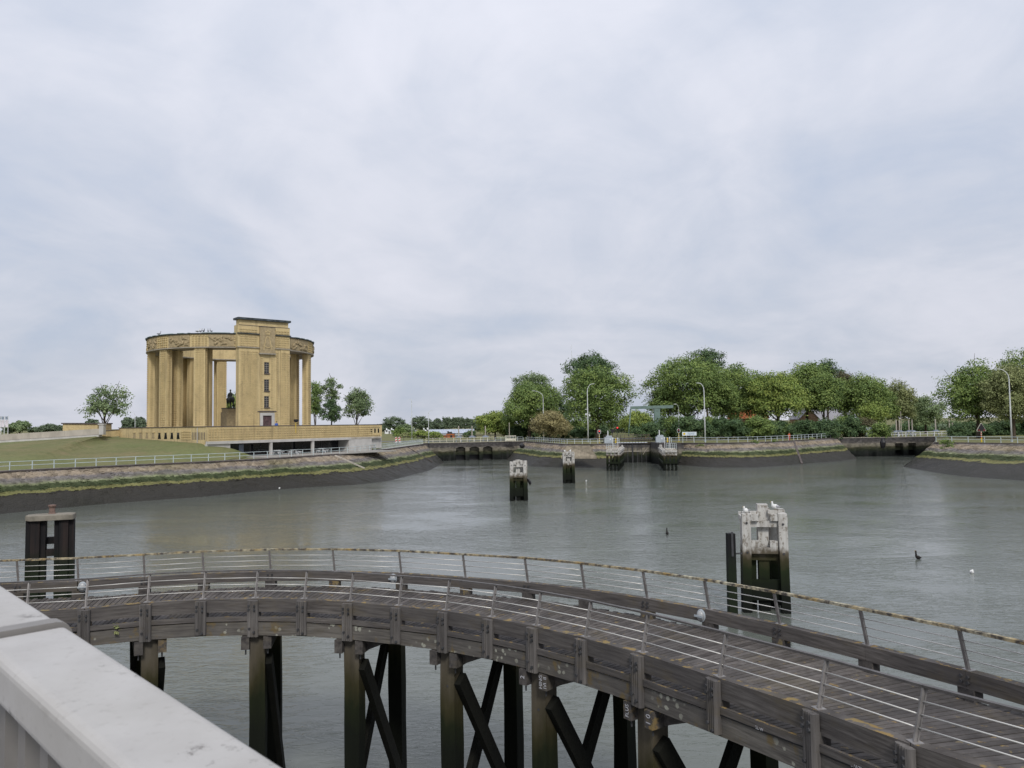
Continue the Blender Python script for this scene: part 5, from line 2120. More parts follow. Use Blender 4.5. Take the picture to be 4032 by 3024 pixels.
# ------------------------------------------------------------------ trees and shrubs
def tree(u, D, wpx, vtop, label, leaf='mid', seed=1, vbot=None, n=4600, size=None, trunk=True, bare=0.0, lobes=None, zb=4.7, group='trees', name='broadleaf_tree', squash=.85, rt=None, cat='tree'):
    q = at(u, 1700, Y=D)
    x0 = q.x
    zt = zat(u, vtop, D)
    rx = wpx * (1.22 if D < 300 else 1.1) / 2 * D / FPX
    zlow = zat(u, vbot, D) if vbot else zb + (zt - zb) * .22
    rz = (zt - zlow) / 2
    cz = (zt + zlow) / 2
    rs = random.Random(seed * 17 + 3)
    root = thing(name, (x0, D, zb), label, cat, group)
    cs, rr = [], []
    L = lobes or 11
    for k in range(L):
        a = 2 * math.pi * k * .618 * 1.0 + rs.uniform(-.4, .4)
        h = -0.75 + 1.5 * (k + .5) / L
        ring = math.sqrt(max(0.05, 1 - (h * .92) ** 2))
        f = rs.uniform(.42, .80)
        cs.append((math.cos(a) * rx * f * ring, math.sin(a) * rx * squash * f * ring, cz - zb + h * rz * .72))
        s = rs.uniform(.27, .54)
        rr.append((rx * s, rx * s * squash, max(min(rz, rx * 1.15) * s * rs.uniform(.75, 1.0), rz * .26)))
    cs.append((0, 0, zt - zb - rz * .42))
    rr.append((rx * .5, rx * .45, rz * .42))
    sz = size or max(.34, .0024 * D)
    if n:
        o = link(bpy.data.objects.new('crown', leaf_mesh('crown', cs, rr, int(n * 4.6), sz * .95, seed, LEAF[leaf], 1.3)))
        o.parent = root
    if trunk:
        b = MB()
        r0 = rt or max(.18, rx * .055)
        hh = cz - zb
        lean = rs.uniform(-.04, .04) * hh
        b.tube([Vector((x0, D, zb - .1)), Vector((x0 + lean * .3, D, zb + hh * .3)), Vector((x0 + lean, D, zb + hh * .8)), Vector((x0 + lean, D, zb + hh * 1.12))],
               [r0 * 1.25, r0, r0 * .75, r0 * .25], 7)
        for c, r in list(zip(cs, rr))[:9]:
            s0 = Vector((x0 + lean * .6, D, zb + hh * rs.uniform(.35, .75)))
            e = Vector((x0 + c[0], D + c[1], zb + c[2] + r[2] * .5))
            b.tube([s0, s0.lerp(e, .5) + UZ * rs.uniform(0, .5), e], [r0 * .5, r0 * .28, r0 * .07], 5)
        if bare:
            for k in range(int(bare)):
                c, r = rs.choice(list(zip(cs, rr)))
                s0 = Vector((x0 + c[0] * .6, D + c[1] * .6, zb + c[2]))
                e = s0 + Vector((c[0] * .7 + rs.uniform(-1, 1), rs.uniform(-1, 1), r[2] * rs.uniform(.8, 1.7)))
                b.tube([s0, s0.lerp(e, .5) + Vector((rs.uniform(-.3, .3), 0, .2)), e], [.10, .07, .03], 4)
        b.build('trunk', MT['bark'], root)
    return root


G1, G2, G3 = 'trees by the memorial', 'trees behind the locks', 'far trees on the horizon'
tree(412, 185, 134, 1518, 'lone round airy tree left of the memorial', 'pale', 1, 1664, 1000, .5, bare=14, lobes=14, zb=6, group=G1)
tree(1240, 185, 46, 1502, 'slim ivy clad tree touching the right edge of the memorial', 'mid', 2, 1668, 900, .42, lobes=9, bare=6, group=G1)
tree(1304, 187, 66, 1482, 'tall sparse tree with a bare upper trunk beside the memorial', 'pale', 3, 1600, 480, .42, bare=16, lobes=8, group=G1)
tree(1300, 184, 76, 1568, 'ivy bush round the foot of the tall sparse tree', 'dark', 31, 1672, 800, .42, lobes=8, group=G1, trunk=False, name='ivy_bush', cat='shrub')
tree(1405, 190, 104, 1530, 'dense green tree with bare twigs above the terrace end', 'pale', 4, 1672, 1500, .42, bare=22, lobes=12, group=G1)
tree(934, 215, 66, 1550, 'tree seen through the ring behind the bronze rider', 'bright', 5, 1620, 900, .5, group=G1, zb=6)
tree(1925, 340, 100, 1632, 'dark tree behind the yellow green tree at the sluice', 'far', 6, 1700, 1300, .9, group=G2)
tree(1950, 236, 112, 1622, 'yellow green tree above the right end of the three arched sluice', 'bright', 7, 1722, 3000, .55, group=G2, lobes=12)
tree(2012, 240, 70, 1672, 'low bright shrub tree beside the pale post', 'mid', 8, 1728, 1100, .5, group=G2)
tree(2085, 228, 200, 1500, 'broad dense tree behind the left curved street lamp', 'mid', 9, 1722, 5200, .55, lobes=15, group=G2)
tree(2100, 236, 120, 1468, 'thin topped pale tree rising over the broad dense tree', 'pale', 10, 1570, 1400, .5, bare=14, group=G2)
tree(2190, 245, 110, 1545, 'grey green tree filling the gap left of the tall dark tree', 'dark', 11, 1725, 2400, .55, group=G2)
tree(2335, 262, 175, 1388, 'tall dark tree standing behind the big round tree', 'dark', 12, 1560, 3000, .6, lobes=13, group=G2)
tree(2352, 208, 205, 1432, 'big round green tree left of the lock', 'mid', 13, 1738, 6200, .52, lobes=18, group=G2)
tree(2165, 196, 122, 1618, 'round brownish bush below the left curved street lamp', 'brown', 15, 1728, 2600, .42, lobes=12, squash=1.0, group='shrubs', name='round_bush', cat='shrub')
tree(2507, 285, 108, 1618, 'small round tree seen under the green drawbridge', 'bright', 16, 1716, 2000, .62, group=G2)
tree(2708, 206, 272, 1392, 'huge spreading tree right of the lock with the lamp in front', 'mid', 17, 1690, 8200, .52, lobes=22, group=G2, rt=.55)
tree(2630, 212, 100, 1520, 'lower left arm of foliage beside the huge spreading tree', 'olive', 18, 1645, 1900, .5, group=G2)
tree(2790, 240, 120, 1374, 'pale thin tree top poking over the huge spreading tree', 'dark', 19, 1480, 1100, .55, bare=12, group=G2)
tree(2905, 214, 185, 1432, 'rounded greyish green tree in the middle of the grove', 'mid', 20, 1672, 5000, .52, lobes=15, group=G2)
tree(3068, 205, 185, 1455, 'yellow green tree in front at the middle of the grove', 'bright', 21, 1672, 4600, .5, lobes=15, group=G2)
tree(3000, 226, 120, 1470, 'dark tree squeezed behind the yellow green tree', 'dark', 22, 1650, 2200, .55, group=G2)
tree(3178, 214, 175, 1424, 'tall bright green tree right of the brick house', 'mid', 23, 1660, 4800, .52, lobes=15, group=G2)
tree(3262, 234, 120, 1414, 'dark crowned tree at the highest point of the right grove', 'dark', 24, 1600, 2300, .55, group=G2)
tree(3330, 219, 105, 1462, 'reddish brown leaved tree in the right part of the grove', 'red', 25, 1650, 2600, .5, lobes=12, group=G2)
tree(3400, 212, 160, 1470, 'green tree sloping down right of the reddish tree', 'mid', 26, 1695, 4200, .52, lobes=14, group=G2)
tree(3462, 228, 120, 1492, 'mid green tree behind the pale olive tree', 'mid', 27, 1700, 2600, .52, group=G2)
tree(3535, 232, 118, 1494, 'pale olive tree above the right hand sluice columns', 'olive', 28, 1690, 2900, .52, lobes=13, group=G2)
tree(3645, 236, 118, 1558, 'airy low tree right of the pale olive tree', 'pale', 29, 1700, 2600, .52, bare=8, group=G2)
tree(3440, 205, 95, 1590, 'bright low branches hanging over the right quay', 'bright', 30, 1670, 1000, .45, trunk=False, group=G2)
tree(3852, 176, 200, 1416, 'big open crowned tree left of the far right lamp', 'mid', 32, 1705, 5600, .46, lobes=19, bare=6, group=G2, rt=.4)
tree(3990, 168, 190, 1432, 'yellowish tree behind the far right lamp', 'olive', 33, 1705, 5200, .44, lobes=16, group=G2, rt=.4)
tree(4085, 200, 260, 1368, 'tall dark tree cut by the right edge of the picture', 'mid', 34, 1700, 5600, .5, lobes=16, group=G2)
tree(2985, 218, 130, 1500, 'shaded tree standing before the orange house', 'mid', 35, 1655, 2600, .5, group=G2)
tree(2850, 210, 130, 1470, 'dark green tree right behind the bright curved lamp', 'mid', 36, 1690, 3000, .5, group=G2)
tree(3245, 210, 130, 1470, 'green tree left of the reddish tree', 'mid', 37, 1655, 3000, .5, group=G2)
# understorey
us = random.Random(77)
THICKET = ['left of the short lamp by the lock', 'just behind the short lamp by the lock', 'behind the right oval signal', 'behind the lock name board', 'right of the lock name board', 'left of the bright curved lamp', 'behind the bright curved lamp',
           'right of the bright curved lamp', 'left of the orange house', 'below the left end of the orange house', 'below the middle of the orange house', 'below the orange gable', 'right of the orange gable', 'below the yellow green tree',
           'behind the person in orange', 'right of the person in orange', 'below the grey gable house', 'below the long grey roof', 'below the reddish tree', 'nearest the grey quay cabinet']
LEFTS = ['right of the pale post', 'left of the brownish bush', 'behind the brownish bush', 'right of the curved lamp', 'between the two curved lamps', 'left of the lamp with cameras', 'behind the lamp with cameras', 'nearest the left lock cabinet']
SIGNS = ['nearest the right sluice', 'left of the triangular signal', 'right behind the triangular signal', 'right of the triangular signal', 'left of the far right lamp', 'right of the far right lamp', 'at the right edge']
k = 0
kinds = ['dark', 'dark', 'mid', 'dark', 'red', 'mid', 'dark']
for i, u in enumerate(range(2560, 3500, 47)):
    vt = 1650 + us.uniform(-14, 22)
    tree(u + us.uniform(-8, 8), 193 + us.uniform(-4, 10), 88 + us.uniform(-10, 20), vt, 'dark shrub in the thicket ' + THICKET[i], kinds[i % 7] if u > 3250 or i % 7 != 4 else 'dark', 100 + i, 1738, 1250, .46,
         trunk=False, lobes=7, group='shrubs', name='thicket_shrub', cat='shrub')
for i, u in enumerate(range(2040, 2400, 45)):
    tree(u, 232 + us.uniform(-4, 6), 80, 1668 + us.uniform(-10, 15), 'dark shrub under the trees ' + LEFTS[i], 'dark', 140 + i, 1735, 1000, .5, trunk=False, lobes=7, group='shrubs', name='thicket_shrub', cat='shrub')
for i, u in enumerate((3770, 3815, 3860, 3915, 3965, 4010, 4050)):
    tree(u, 200 + us.uniform(-6, 8), 85, 1655 + us.uniform(-12, 16), 'dark undergrowth shrub ' + SIGNS[i], 'dark', 160 + i, 1738, 1100, .46, trunk=False, lobes=7, group='shrubs', name='thicket_shrub', cat='shrub')
for i, (u, D, wp, vt, lf) in enumerate(((3690, 300, 130, 1668, 'far'), (3745, 320, 90, 1655, 'pale'), (3600, 270, 150, 1660, 'dark'), (2530, 330, 200, 1650, 'far'), (2440, 330, 120, 1652, 'far'), (2560, 245, 60, 1690, 'bright'))):
    tree(u, D, wp, vt, ('hazy trees in the gap right of the sluice columns', 'pale trees in the gap beside the far right tree', 'dark bushes behind the right hand sluice', 'hazy trees beyond the lock bridge', 'hazy tree beyond the lock at its left', 'yellow green bush beyond the lock bridge')[i], lf, 180 + i, 1722, 1000, .75, trunk=False, lobes=8, group='shrubs', name='far_bush', cat='shrub')
# bank vegetation
def tuft(u, v, z, w_, h_, label, leaf, seed, n=260):
    p = at(u, v, z)
    root = thing('bank_bush', (p.x, p.y, z), label, 'shrub', 'bushes on the banks')
    o = link(bpy.data.objects.new('foliage', leaf_mesh('foliage', [(0, 0, h_ * .5), (w_ * .25, 0, h_ * .35), (-w_ * .25, 0, h_ * .4)], [(w_ * .35, w_ * .35, h_ * .5), (w_ * .3, w_ * .3, h_ * .35), (w_ * .3, w_ * .3, h_ * .4)], n, .26, seed, LEAF[leaf], .7)))
    o.parent = root


tuft(3728, 1775, 3.6, 2.6, 2.6, 'green bush growing on the far right bank', 'mid', 1, 700)
tuft(2972, 1752, 4.5, 1.5, 1.2, 'small bush on the right bank crest', 'mid', 2)
tuft(3195, 1736, 4.7, 1.5, .9, 'tuft at the right end of the right bank', 'olive', 3)
tuft(2760, 1762, 4.2, 1.6, .8, 'dry tuft on the right bank near the lock', 'olive', 4)
tuft(3050, 1742, 4.7, 1.2, .7, 'low green tuft behind the right bank railing', 'mid', 5)
# far horizon trees
for i, (u, D, wp, vt, lf) in enumerate(((1552, 450, 78, 1640, 'far'), (1515, 470, 50, 1668, 'far'), (1600, 400, 52, 1672, 'pale'), (1657, 440, 66, 1639, 'far'), (1722, 470, 46, 1647, 'far'), (1880, 480, 44, 1660, 'far'), (1700, 500, 40, 1660, 'far'),
                                        (75, 330, 74, 1659, 'pale'), (36, 330, 40, 1674, 'far'), (190, 420, 70, 1672, 'far'), (232, 430, 40, 1675, 'far'), (140, 430, 60, 1685, 'far'), (505, 330, 40, 1645, 'far'), (545, 340, 50, 1643, 'far'), (360, 320, 60, 1650, 'far'))):
    tree(u, D, wp, vt, ['round far tree above the white houses', 'low far tree at the terrace end', 'hazy small tree left of the tall thin lamp', 'round far tree between the two thin lamps', 'far tree at the left end of the poplar row', 'far tree at the right end of the poplar row', 'hazy far tree behind the pale shed roof',
                        'round bush like tree right of the banners', 'dark far tree behind the banners', 'far tree left of the pavilion', 'far tree touching the pavilion', 'low far hedge tree at the left', 'far tree left of the curved lamp by the memorial', 'far tree between the curved lamp and the memorial', 'low tree at the foot of the lone tree'][i],
         lf, 200 + i, 1706, 800, .9, group=G3, name='far_tree')
for i in range(12):
    u = 1748 + i * 10.2
    tree(u, 500, 12.5, 1645 + us.uniform(-3, 4), 'slim poplar in the dark far row behind the glasshouse', 'far', 240 + i, 1698, 260, .9, lobes=6, group='poplar row', name='poplar_tree')
for i, (u, D, wp, vt, lf, lb) in enumerate(((1575, 300, 60, 1684, 'mid', 'green bush right of the white houses'), (1558, 330, 18, 1709, 'dark', 'small round bush in the field'), (1655, 262, 70, 1698, 'bright', 'yellowish bushes by the tall thin lamp'), (1710, 255, 55, 1703, 'bright', 'yellowish bushes behind the second thin lamp'), (1850, 262, 40, 1698, 'dark', 'dark bush beside the hoist'), (1610, 290, 60, 1705, 'olive', 'dry bushes along the road'))):
    tree(u, D, wp, vt, lb, lf, 300 + i, 1728, 700, .55, trunk=False, lobes=6, group='shrubs', name='field_bush', cat='shrub')


# ------------------------------------------------------------------ houses and sheds
def house(u0, u1, D, ve, vr, label, wall, roof, depth=8, gable=False, zb=4.7, wins=3, group=None):
    p, q = at(u0, 1700, Y=D), at(u1, 1700, Y=D)
    ze, zr = zat((u0 + u1) / 2, ve, D), zat((u0 + u1) / 2, vr, D)
    h = thing('house', (p.x, D, zb), label, 'house', group)
    w_ = q.x - p.x
    b = MB()
    b.frame_box((p.x, D, zb), (w_, 0, 0), (0, depth, 0), (0, 0, ze - zb))
    if gable:
        b.quadstrip([[Vector((p.x, D, ze)), Vector((q.x, D, ze)), Vector(((p.x + q.x) / 2, D, zr))], [Vector((p.x, D + depth, ze)), Vector((q.x, D + depth, ze)), Vector(((p.x + q.x) / 2, D + depth, zr))]])
    o = b.build('wall', wall, h)
    b = MB()
    ov = .3
    if gable:
        m_ = (p.x + q.x) / 2
        for s, x in ((-1, p.x - ov), (1, q.x + ov)):
            zo = ze - (zr - ze) * ov / (w_ / 2)
            r_ = [Vector((x, D - ov, zo + .03)), Vector((m_, D - ov, zr + .03)), Vector((m_, D - ov, zr + .2)), Vector((x, D - ov, zo + .2))]
            b.quadstrip([r_, [v + Vector((0, depth + 2 * ov, 0)) for v in r_]])
    else:
        r_ = [Vector((p.x - ov, D - ov, ze - .05)), Vector((p.x - ov, D + depth / 2, zr)), Vector((p.x - ov, D + depth + ov, ze - .05))]
        b.quadstrip([r_, [v + Vector((w_ + 2 * ov, 0, 0)) for v in r_]])
    rf = b.build('roof', roof, h)
    fix_normals(rf)
    if wins:
        b = MB()
        b.box((p.x + w_ * .3, D + depth * .5, zr + .4), (.6, .6, 1.1))
        b.build('chimney', wall, rf)
    for k in range(wins):
        b = MB()
        x = p.x + w_ * (k + .5) / wins
        b.frame_box((x - .45, D - .03, zb + 1.0), (.9, 0, 0), (0, .06, 0), (0, 0, 1.2))
        wn = b.build('window', MT['glass'], h)
        b = MB()
        b.frame_box((x - .5, D - .06, zb + .92), (1.0, 0, 0), (0, .05, 0), (0, 0, .09))
        b.frame_box((x - .03, D - .055, zb + 1.02), (.06, 0, 0), (0, .03, 0), (0, 0, 1.16))
        b.build('window_frame', MT['white'], wn)
    return h


house(2900, 3020, 240, 1648, 1608, 'orange brick house half hidden behind the middle of the grove', MT['tanbrick'], MT['orangebrick'], 9)
house(2992, 3028, 234, 1640, 1608, 'orange gable wing of the brick house in the grove', MT['orangebrick'], MT['rooftile'], 5, True, wins=1)
house(3150, 3225, 246, 1648, 1608, 'tan brick house with grey gable roof behind the right trees', MT['tanbrick'], MT['roofgrey'], 9, True)
house(3228, 3345, 250, 1655, 1612, 'long grey roofed brick house behind the reddish tree', MT['tanbrick'], MT['roofgrey'], 9)
for i, (u0, u1, vr, lb) in enumerate(((1515, 1530, 1693, 'small white far house nearest the terrace end'), (1535, 1550, 1692, 'white gabled far house left of centre under the round tree'), (1560, 1575, 1691, 'white gabled far house with a chimney stack'), (1625, 1637, 1694, 'white caravan like far house right of the tall thin lamp'), (1664, 1674, 1692, 'white far hut left of the second thin lamp'), (1678, 1690, 1691, 'white far hut right of the second thin lamp'))):
    house(u0, u1, 420, 1696.5, vr, lb, MT['white'], MT['white'] if i != 3 else MT['roofgrey'], 5, i != 3, wins=1, group='white far houses')
gh0, gh1 = at(1690, 1706, Y=330), at(1862, 1703, Y=330)
gh = thing('glasshouse', (gh0.x, 330, 4.7), 'long low blue grey glasshouse roof behind the sluice', 'glasshouse')
b = MB()
b.frame_box((gh0.x, 330, 4.7), (gh1.x - gh0.x, 0, 0), (0, 14, 0), (0, 0, .9))
b.build('wall', MT['greysteel'], gh)
b = MB()
r_ = [Vector((gh0.x - .3, 329.7, 5.6)), Vector((gh0.x - .3, 337, 7.3)), Vector((gh0.x - .3, 344.3, 5.6))]
b.quadstrip([r_, [v + Vector((gh1.x - gh0.x + .6, 0, 0)) for v in r_]])
o = b.build('roof', simple('glasshouse_roof', (0.33, 0.38, 0.46), .35, .15, .4, stretch=(2, .2, .2)), gh)
fix_normals(o)
for k in range(26):
    x = gh0.x + (gh1.x - gh0.x) * k / 25
    b = MB()
    b.bar((x, 329.6, 5.66), (x, 337, 7.36), .08, .08)
    b.build('glazing_bar', MT['white'], gh)
bh0, bh1 = at(1757, 1716, Y=268), at(1788, 1716, Y=268)
bh = thing('brick_hut', (bh0.x, 268, 4.7), 'low red brick hut with rubble on its flat roof behind the sluice', 'hut')
b = MB()
b.frame_box((bh0.x, 268, 4.7), (bh1.x - bh0.x, 0, 0), (0, 4, 0), (0, 0, 1.5))
b.frame_box((bh0.x - 2.6, 269, 4.7), (2.59, 0, 0), (0, 3, 0), (0, 0, 1.0))
b.build('wall', MT['orangebrick'], bh)
b = MB()
b.frame_box((bh0.x - .1, 267.9, 6.21), (bh1.x - bh0.x + .2, 0, 0), (0, 4.2, 0), (0, 0, .12))
b.build('roof', MT['darkstone'], bh)
b = MB()
b.box((bh0.x + 1.2, 270, 6.6), (1.3, .8, .5), .2)
b.box((bh0.x + .5, 270, 6.7), (.4, .5, .7), .6)
b.build('rubble', MT['darksteel'], bh)
b = MB()
b.frame_box((bh0.x + 1.4, 267.97, 4.7), (.7, 0, 0), (0, .05, 0), (0, 0, 1.05))
b.build('doorway', MT['black'], bh)


# ------------------------------------------------------------------ street lamps, signals, signs
def lamp(u, D, vtop, du, label, r0=.13, cams=False, straight=False):
    p = at(u, 1735, Y=D)
    zt = zat(u, vtop, D)
    base_ = Vector((p.x, D, 4.7))
    dx = du * D / FPX
    l_ = thing('street_lamp', tuple(base_), label, 'street lamp', 'street lamps')
    H = zt - 4.7
    b = MB()
    if straight:
        pts = [base_, base_ + UZ * H * .5, base_ + UZ * H * .93, base_ + Vector((dx * .3, 0, H * .985)), base_ + Vector((dx, 0, H))]
        rd_ = [r0, r0 * .75, r0 * .5, r0 * .45, r0 * .4]
    else:
        pts = [base_, base_ + UZ * H * .45, base_ + UZ * (H * .86)] + [base_ + Vector((dx * (1 - math.cos(R(a))), 0, H * .86 + H * .135 * math.sin(R(a)))) for a in (20, 40, 60, 78)]
        rd_ = [r0, r0 * .8, r0 * .55, r0 * .5, r0 * .45, r0 * .4, r0 * .38]
    b.tube(pts, rd_, 8)
    b.build('pole', MT['lamp'], l_, smooth=True)
    e = pts[-1]
    s = 1 if du > 0 else -1
    b = MB()
    b.quadstrip([[e + Vector((s * x, -w_, z)) for x, w_, z in ((0, .05, -.05), (0, -.05, -.05), (0, -.05, .05), (0, .05, .05))],
                 [e + Vector((s * x, w_, z)) for x, w_, z in ((.15, -.12, -.06), (.15, .12, -.06), (.15, .12, .08), (.15, -.12, .08))],
                 [e + Vector((s * x, w_, z)) for x, w_, z in ((.75, -.10, -.02), (.75, .10, -.02), (.75, .10, .05), (.75, -.10, .05))]])
    o = b.build('lamp_head', MT['lamp'], l_)
    fix_normals(o)
    b = MB()
    b.tube([base_, base_ + UZ * .35], r0 * 1.35, 8)
    b.build('foot', MT['greysteel'], l_)
    if cams:
        for s2, dz in ((-1, 0), (1, -.25)):
            b = MB()
            c = base_ + Vector((s2 * .45, -.05, H * .47 + dz))
            b.bar(base_ + UZ * (H * .47 + .05), c + UZ * .3, .06, .06)
            b.ellipsoid(c, (.18, .18, .26), 8, 6)
            b.build('camera_head', MT['white'], l_)
        b = MB()
        b.box(base_ + Vector((-.3, -.05, H * .56)), (.5, .12, .12))
        b.build('camera_arm', MT['white'], l_)
    return l_


lamp(1622, 255, 1572, -3, 'tall thin straight lamp right of the terrace, taller of the two', .15, straight=True)
lamp(1688, 199, 1618, 5, 'shorter straight lamp at the corner of the three arched sluice', .11, straight=True)
lamp(2141, 214, 1537, -42, 'curved lamp standing behind the brownish bush', .14)
lamp(2316, 187, 1510, 22, 'curved lamp with cameras left of the lock', .16, True)
lamp(2675, 190, 1590, -11, 'short lamp by the right oval signal', .08)
lamp(2777, 176, 1506, -22, 'bright curved lamp in front of the huge spreading tree', .17)
lamp(3984, 146, 1450, -44, 'curved lamp at the far right bank', .16)
lamp(531, 168, 1616, -26, 'curved lamp left of the memorial', .09)
for u, v0, v1, D, lb in ((2006, 1664, 1738, 206, 'pale plain post at the right end of the three arched sluice'), (3550, 1620, 1720, 205, 'tall plain post behind the sluice hoist columns'), (2041, 1680, 1720, 235, 'dark blue sign post by the broad dense tree')):
    p = at(u, v1, Y=D)
    pt_ = thing('plain_post', (p.x, D, 4.7), lb, 'post')
    b = MB()
    b.tube([Vector((p.x, D, 4.7)), Vector((p.x, D, zat(u, v0, D)))], [.11, .09], 7)
    b.build('post', MT['concdirty'], pt_)
    if 'sign' in lb:
        b = MB()
        b.box((p.x, D - .15, zat(u, v0, D) - .7), (.9, .06, 1.4))
        b.build('plate', MT['bluesteel'], pt_)


def signal(u, D, v_c, label, lit):
    p = at(u, v_c, Y=D)
    s_ = thing('oval_signal', (p.x, D, 4.74), label, 'signal', 'oval lock signals')

    def oval(hw, hh, y):
        pts = []
        for k in range(24):
            a = 2 * math.pi * k / 24
            x, z = hw * math.cos(a), hw * math.sin(a) + (hh - hw) * (1 if math.sin(a) >= 0 else -1)
            pts.append(Vector((p.x + x, y, p.z + z)))
        return pts
    b = MB()
    b.quadstrip([oval(.36, .52, D), oval(.36, .52, D - .06)])
    o = b.build('rim', MT['white'], s_)
    fix_normals(o)
    b = MB()
    b.quadstrip([oval(.29, .45, D - .05), oval(.29, .45, D - .09)])
    o = b.build('board', MT['black'], s_)
    fix_normals(o)
    b = MB()
    b.tube([(p.x, D - .085, p.z + .16), (p.x, D - .14, p.z + .16)], .13, 10)
    b.build('lamp', MT['redlamp'] if lit else MT['dimlamp'], s_)
    z = 4.74
    k = 0
    while z < p.z - .55:
        z1 = min(z + .28, p.z - .5)
        b = MB()
        b.tube([(p.x, D, z), (p.x, D, z1 - .002)], .07, 8)
        b.build('post_band', MT['yellow' if k % 2 == 0 else 'white' if lit else 'cream'], s_)
        z = z1
        k += 1


signal(2359.5, 178, 1700.5, 'oval signal with a red light left of the lock', True)
signal(2672, 178, 1696, 'oval signal with a dim light right of the lock', False)
for u, v, lb in ((2431, 1684, 'small red light on a post beyond the left of the lock'), (2569, 1683, 'small red light on a post beyond the right of the lock')):
    p = at(u, v, Y=228)
    s_ = thing('red_signal', (p.x, 228, 4.7), lb, 'signal', 'red lights beyond the lock')
    b = MB()
    b.box((p.x, 228.1, p.z - .15), (.42, .2, .95))
    b.build('board', MT['black'], s_)
    b = MB()
    b.tube([(p.x, 227.99, p.z), (p.x, 227.9, p.z)], .2, 10)
    b.build('lamp', MT['redlamp'], s_)
    b = MB()
    b.tube([(p.x, 228.2, 4.7), (p.x, 228.2, p.z)], .06, 6)
    b.build('post', MT['darksteel'], s_)
for u, lb in ((2412, 'black signal seen from behind left of the lock footbridge'), (2614, 'black signal seen from behind right of the lock footbridge')):
    p = at(u, 1698, Y=192)
    s_ = thing('signal_back', (p.x, 192, 4.7), lb, 'signal', 'black signals seen from behind')
    b = MB()
    b.quadstrip([[Vector((p.x + x, y, p.z + z)) for x, z in ((-.6, .25), (-.35, .5), (.35, .5), (.6, .25), (.05, -.6), (-.05, -.6))] for y in (192, 192.12)])
    o = b.build('board', MT['black'], s_)
    fix_normals(o)
    b = MB()
    b.tube([(p.x, 192.2, 4.7), (p.x, 192.2, p.z)], .06, 6)
    b.build('post', MT['darksteel'], s_)
# triangular signal on the far right
p = at(3863, 1684, Y=148)
ts_ = thing('triangular_signal', (p.x, 148, 4.7), 'black triangular signal with white rim on a striped post', 'signal')


def tri(s, y, r=.18):
    pts = []
    for k in range(3):
        a = R(90 + 120 * k)
        c = Vector((p.x + s * math.cos(a), y, p.z - .12 + s * math.sin(a)))
        for j in (-40, 0, 40):
            pts.append(c + Vector((r * math.cos(a + R(j)), 0, r * math.sin(a + R(j)))))
    return pts


b = MB()
b.quadstrip([tri(.82, 148), tri(.82, 147.94)])
o = b.build('rim', MT['cream'], ts_)
fix_normals(o)
b = MB()
b.quadstrip([tri(.72, 147.95), tri(.72, 147.9)])
o = b.build('board', MT['black'], ts_)
fix_normals(o)
for s in (-1, 1):
    b = MB()
    c = Vector((p.x + s * .48, 147.9, p.z - .48))
    b.tube([c, c - Vector((0, .06, 0))], .11, 10)
    b.build('lamp', MT['dimlamp'], ts_)
z = 4.7
k = 0
while z < p.z - .75:
    h_ = .8 if k == 0 else .2
    b = MB()
    b.tube([(p.x, 148.05, z), (p.x, 148.05, z + h_ - .002)], .13 if k == 0 else .09, 8)
    b.build('post_band', MT['yellow' if k == 0 else ('red' if k % 2 else 'cream')], ts_)
    z += h_
    k += 1
# name board of the lock
p0, p1_ = at(2687, 1702, Y=183), at(2742, 1714, Y=183)
nb = thing('lock_name_board', (p0.x, 183, 4.7), 'white lock name board with a yellow disc on thin posts', 'sign')
b = MB()
b.frame_box((p0.x, 183, p1_.z), (p1_.x - p0.x, 0, 0), (0, .06, 0), (0, 0, p0.z - p1_.z))
brd = b.build('board', MT['signface'], nb)
b = MB()
b.frame_box((p0.x - .05, 183.01, p1_.z - .05), (p1_.x - p0.x + .1, 0, 0), (0, .08, 0), (0, 0, p0.z - p1_.z + .1))
b.build('border', MT['white'], nb)
zc = (p0.z + p1_.z) / 2
b = MB()
b.tube([(p0.x + .42, 182.995, zc), (p0.x + .42, 182.98, zc)], .28, 18)
b.build('disc', MT['yellow'], nb)
text_mesh('name_line', 'Gravensluis', .36, MT['signblue'], nb, (p0.x + 2.0, 182.99, zc + .15), (1, 0, 0), (0, 0, 1))
text_mesh('info_line', 'VL 5000  s 9  10m', .22, MT['signblue'], nb, (p0.x + 2.0, 182.99, zc - .2), (1, 0, 0), (0, 0, 1))
for x in (p0.x + 1.0, p0.x + 2.6):
    b = MB()
    b.tube([(x, 183.1, 4.7), (x, 183.1, p1_.z)], .05, 6)
    b.build('post', MT['concdirty'], nb)
# cabinets on the right
for u0, u1, v0, mt_, lb in ((3412, 3439, 1683, 'greysteel', 'grey metal cabinet on the right quay'), (3440, 3456, 1697, 'cream', 'cream metal cabinet beside the grey one on the right quay')):
    q0, q1 = at(u0, 1715, Y=197), at(u1, 1715, Y=197)
    cb = thing('quay_cabinet', (q0.x, 197, 4.7), lb, 'cabinet')
    b = MB()
    zt = zat(u0, v0, 197)
    b.frame_box((q0.x, 197, 4.7), (q1.x - q0.x, 0, 0), (0, 1, 0), (0, 0, zt - 4.7 - .1))
    b.build('body', MT[mt_], cb)
    b = MB()
    b.frame_box((q0.x - .06, 196.94, zt - .1), (q1.x - q0.x + .12, 0, 0), (0, 1.12, 0), (0, 0, .1))
    b.build('lid', MT[mt_], cb)
    b = MB()
    b.frame_box(((q0.x + q1.x) / 2 - .015, 196.985, 4.8), (.03, 0, 0), (0, .01, 0), (0, 0, zt - 5.1))
    b.build('door_seam', MT['darksteel'], cb)
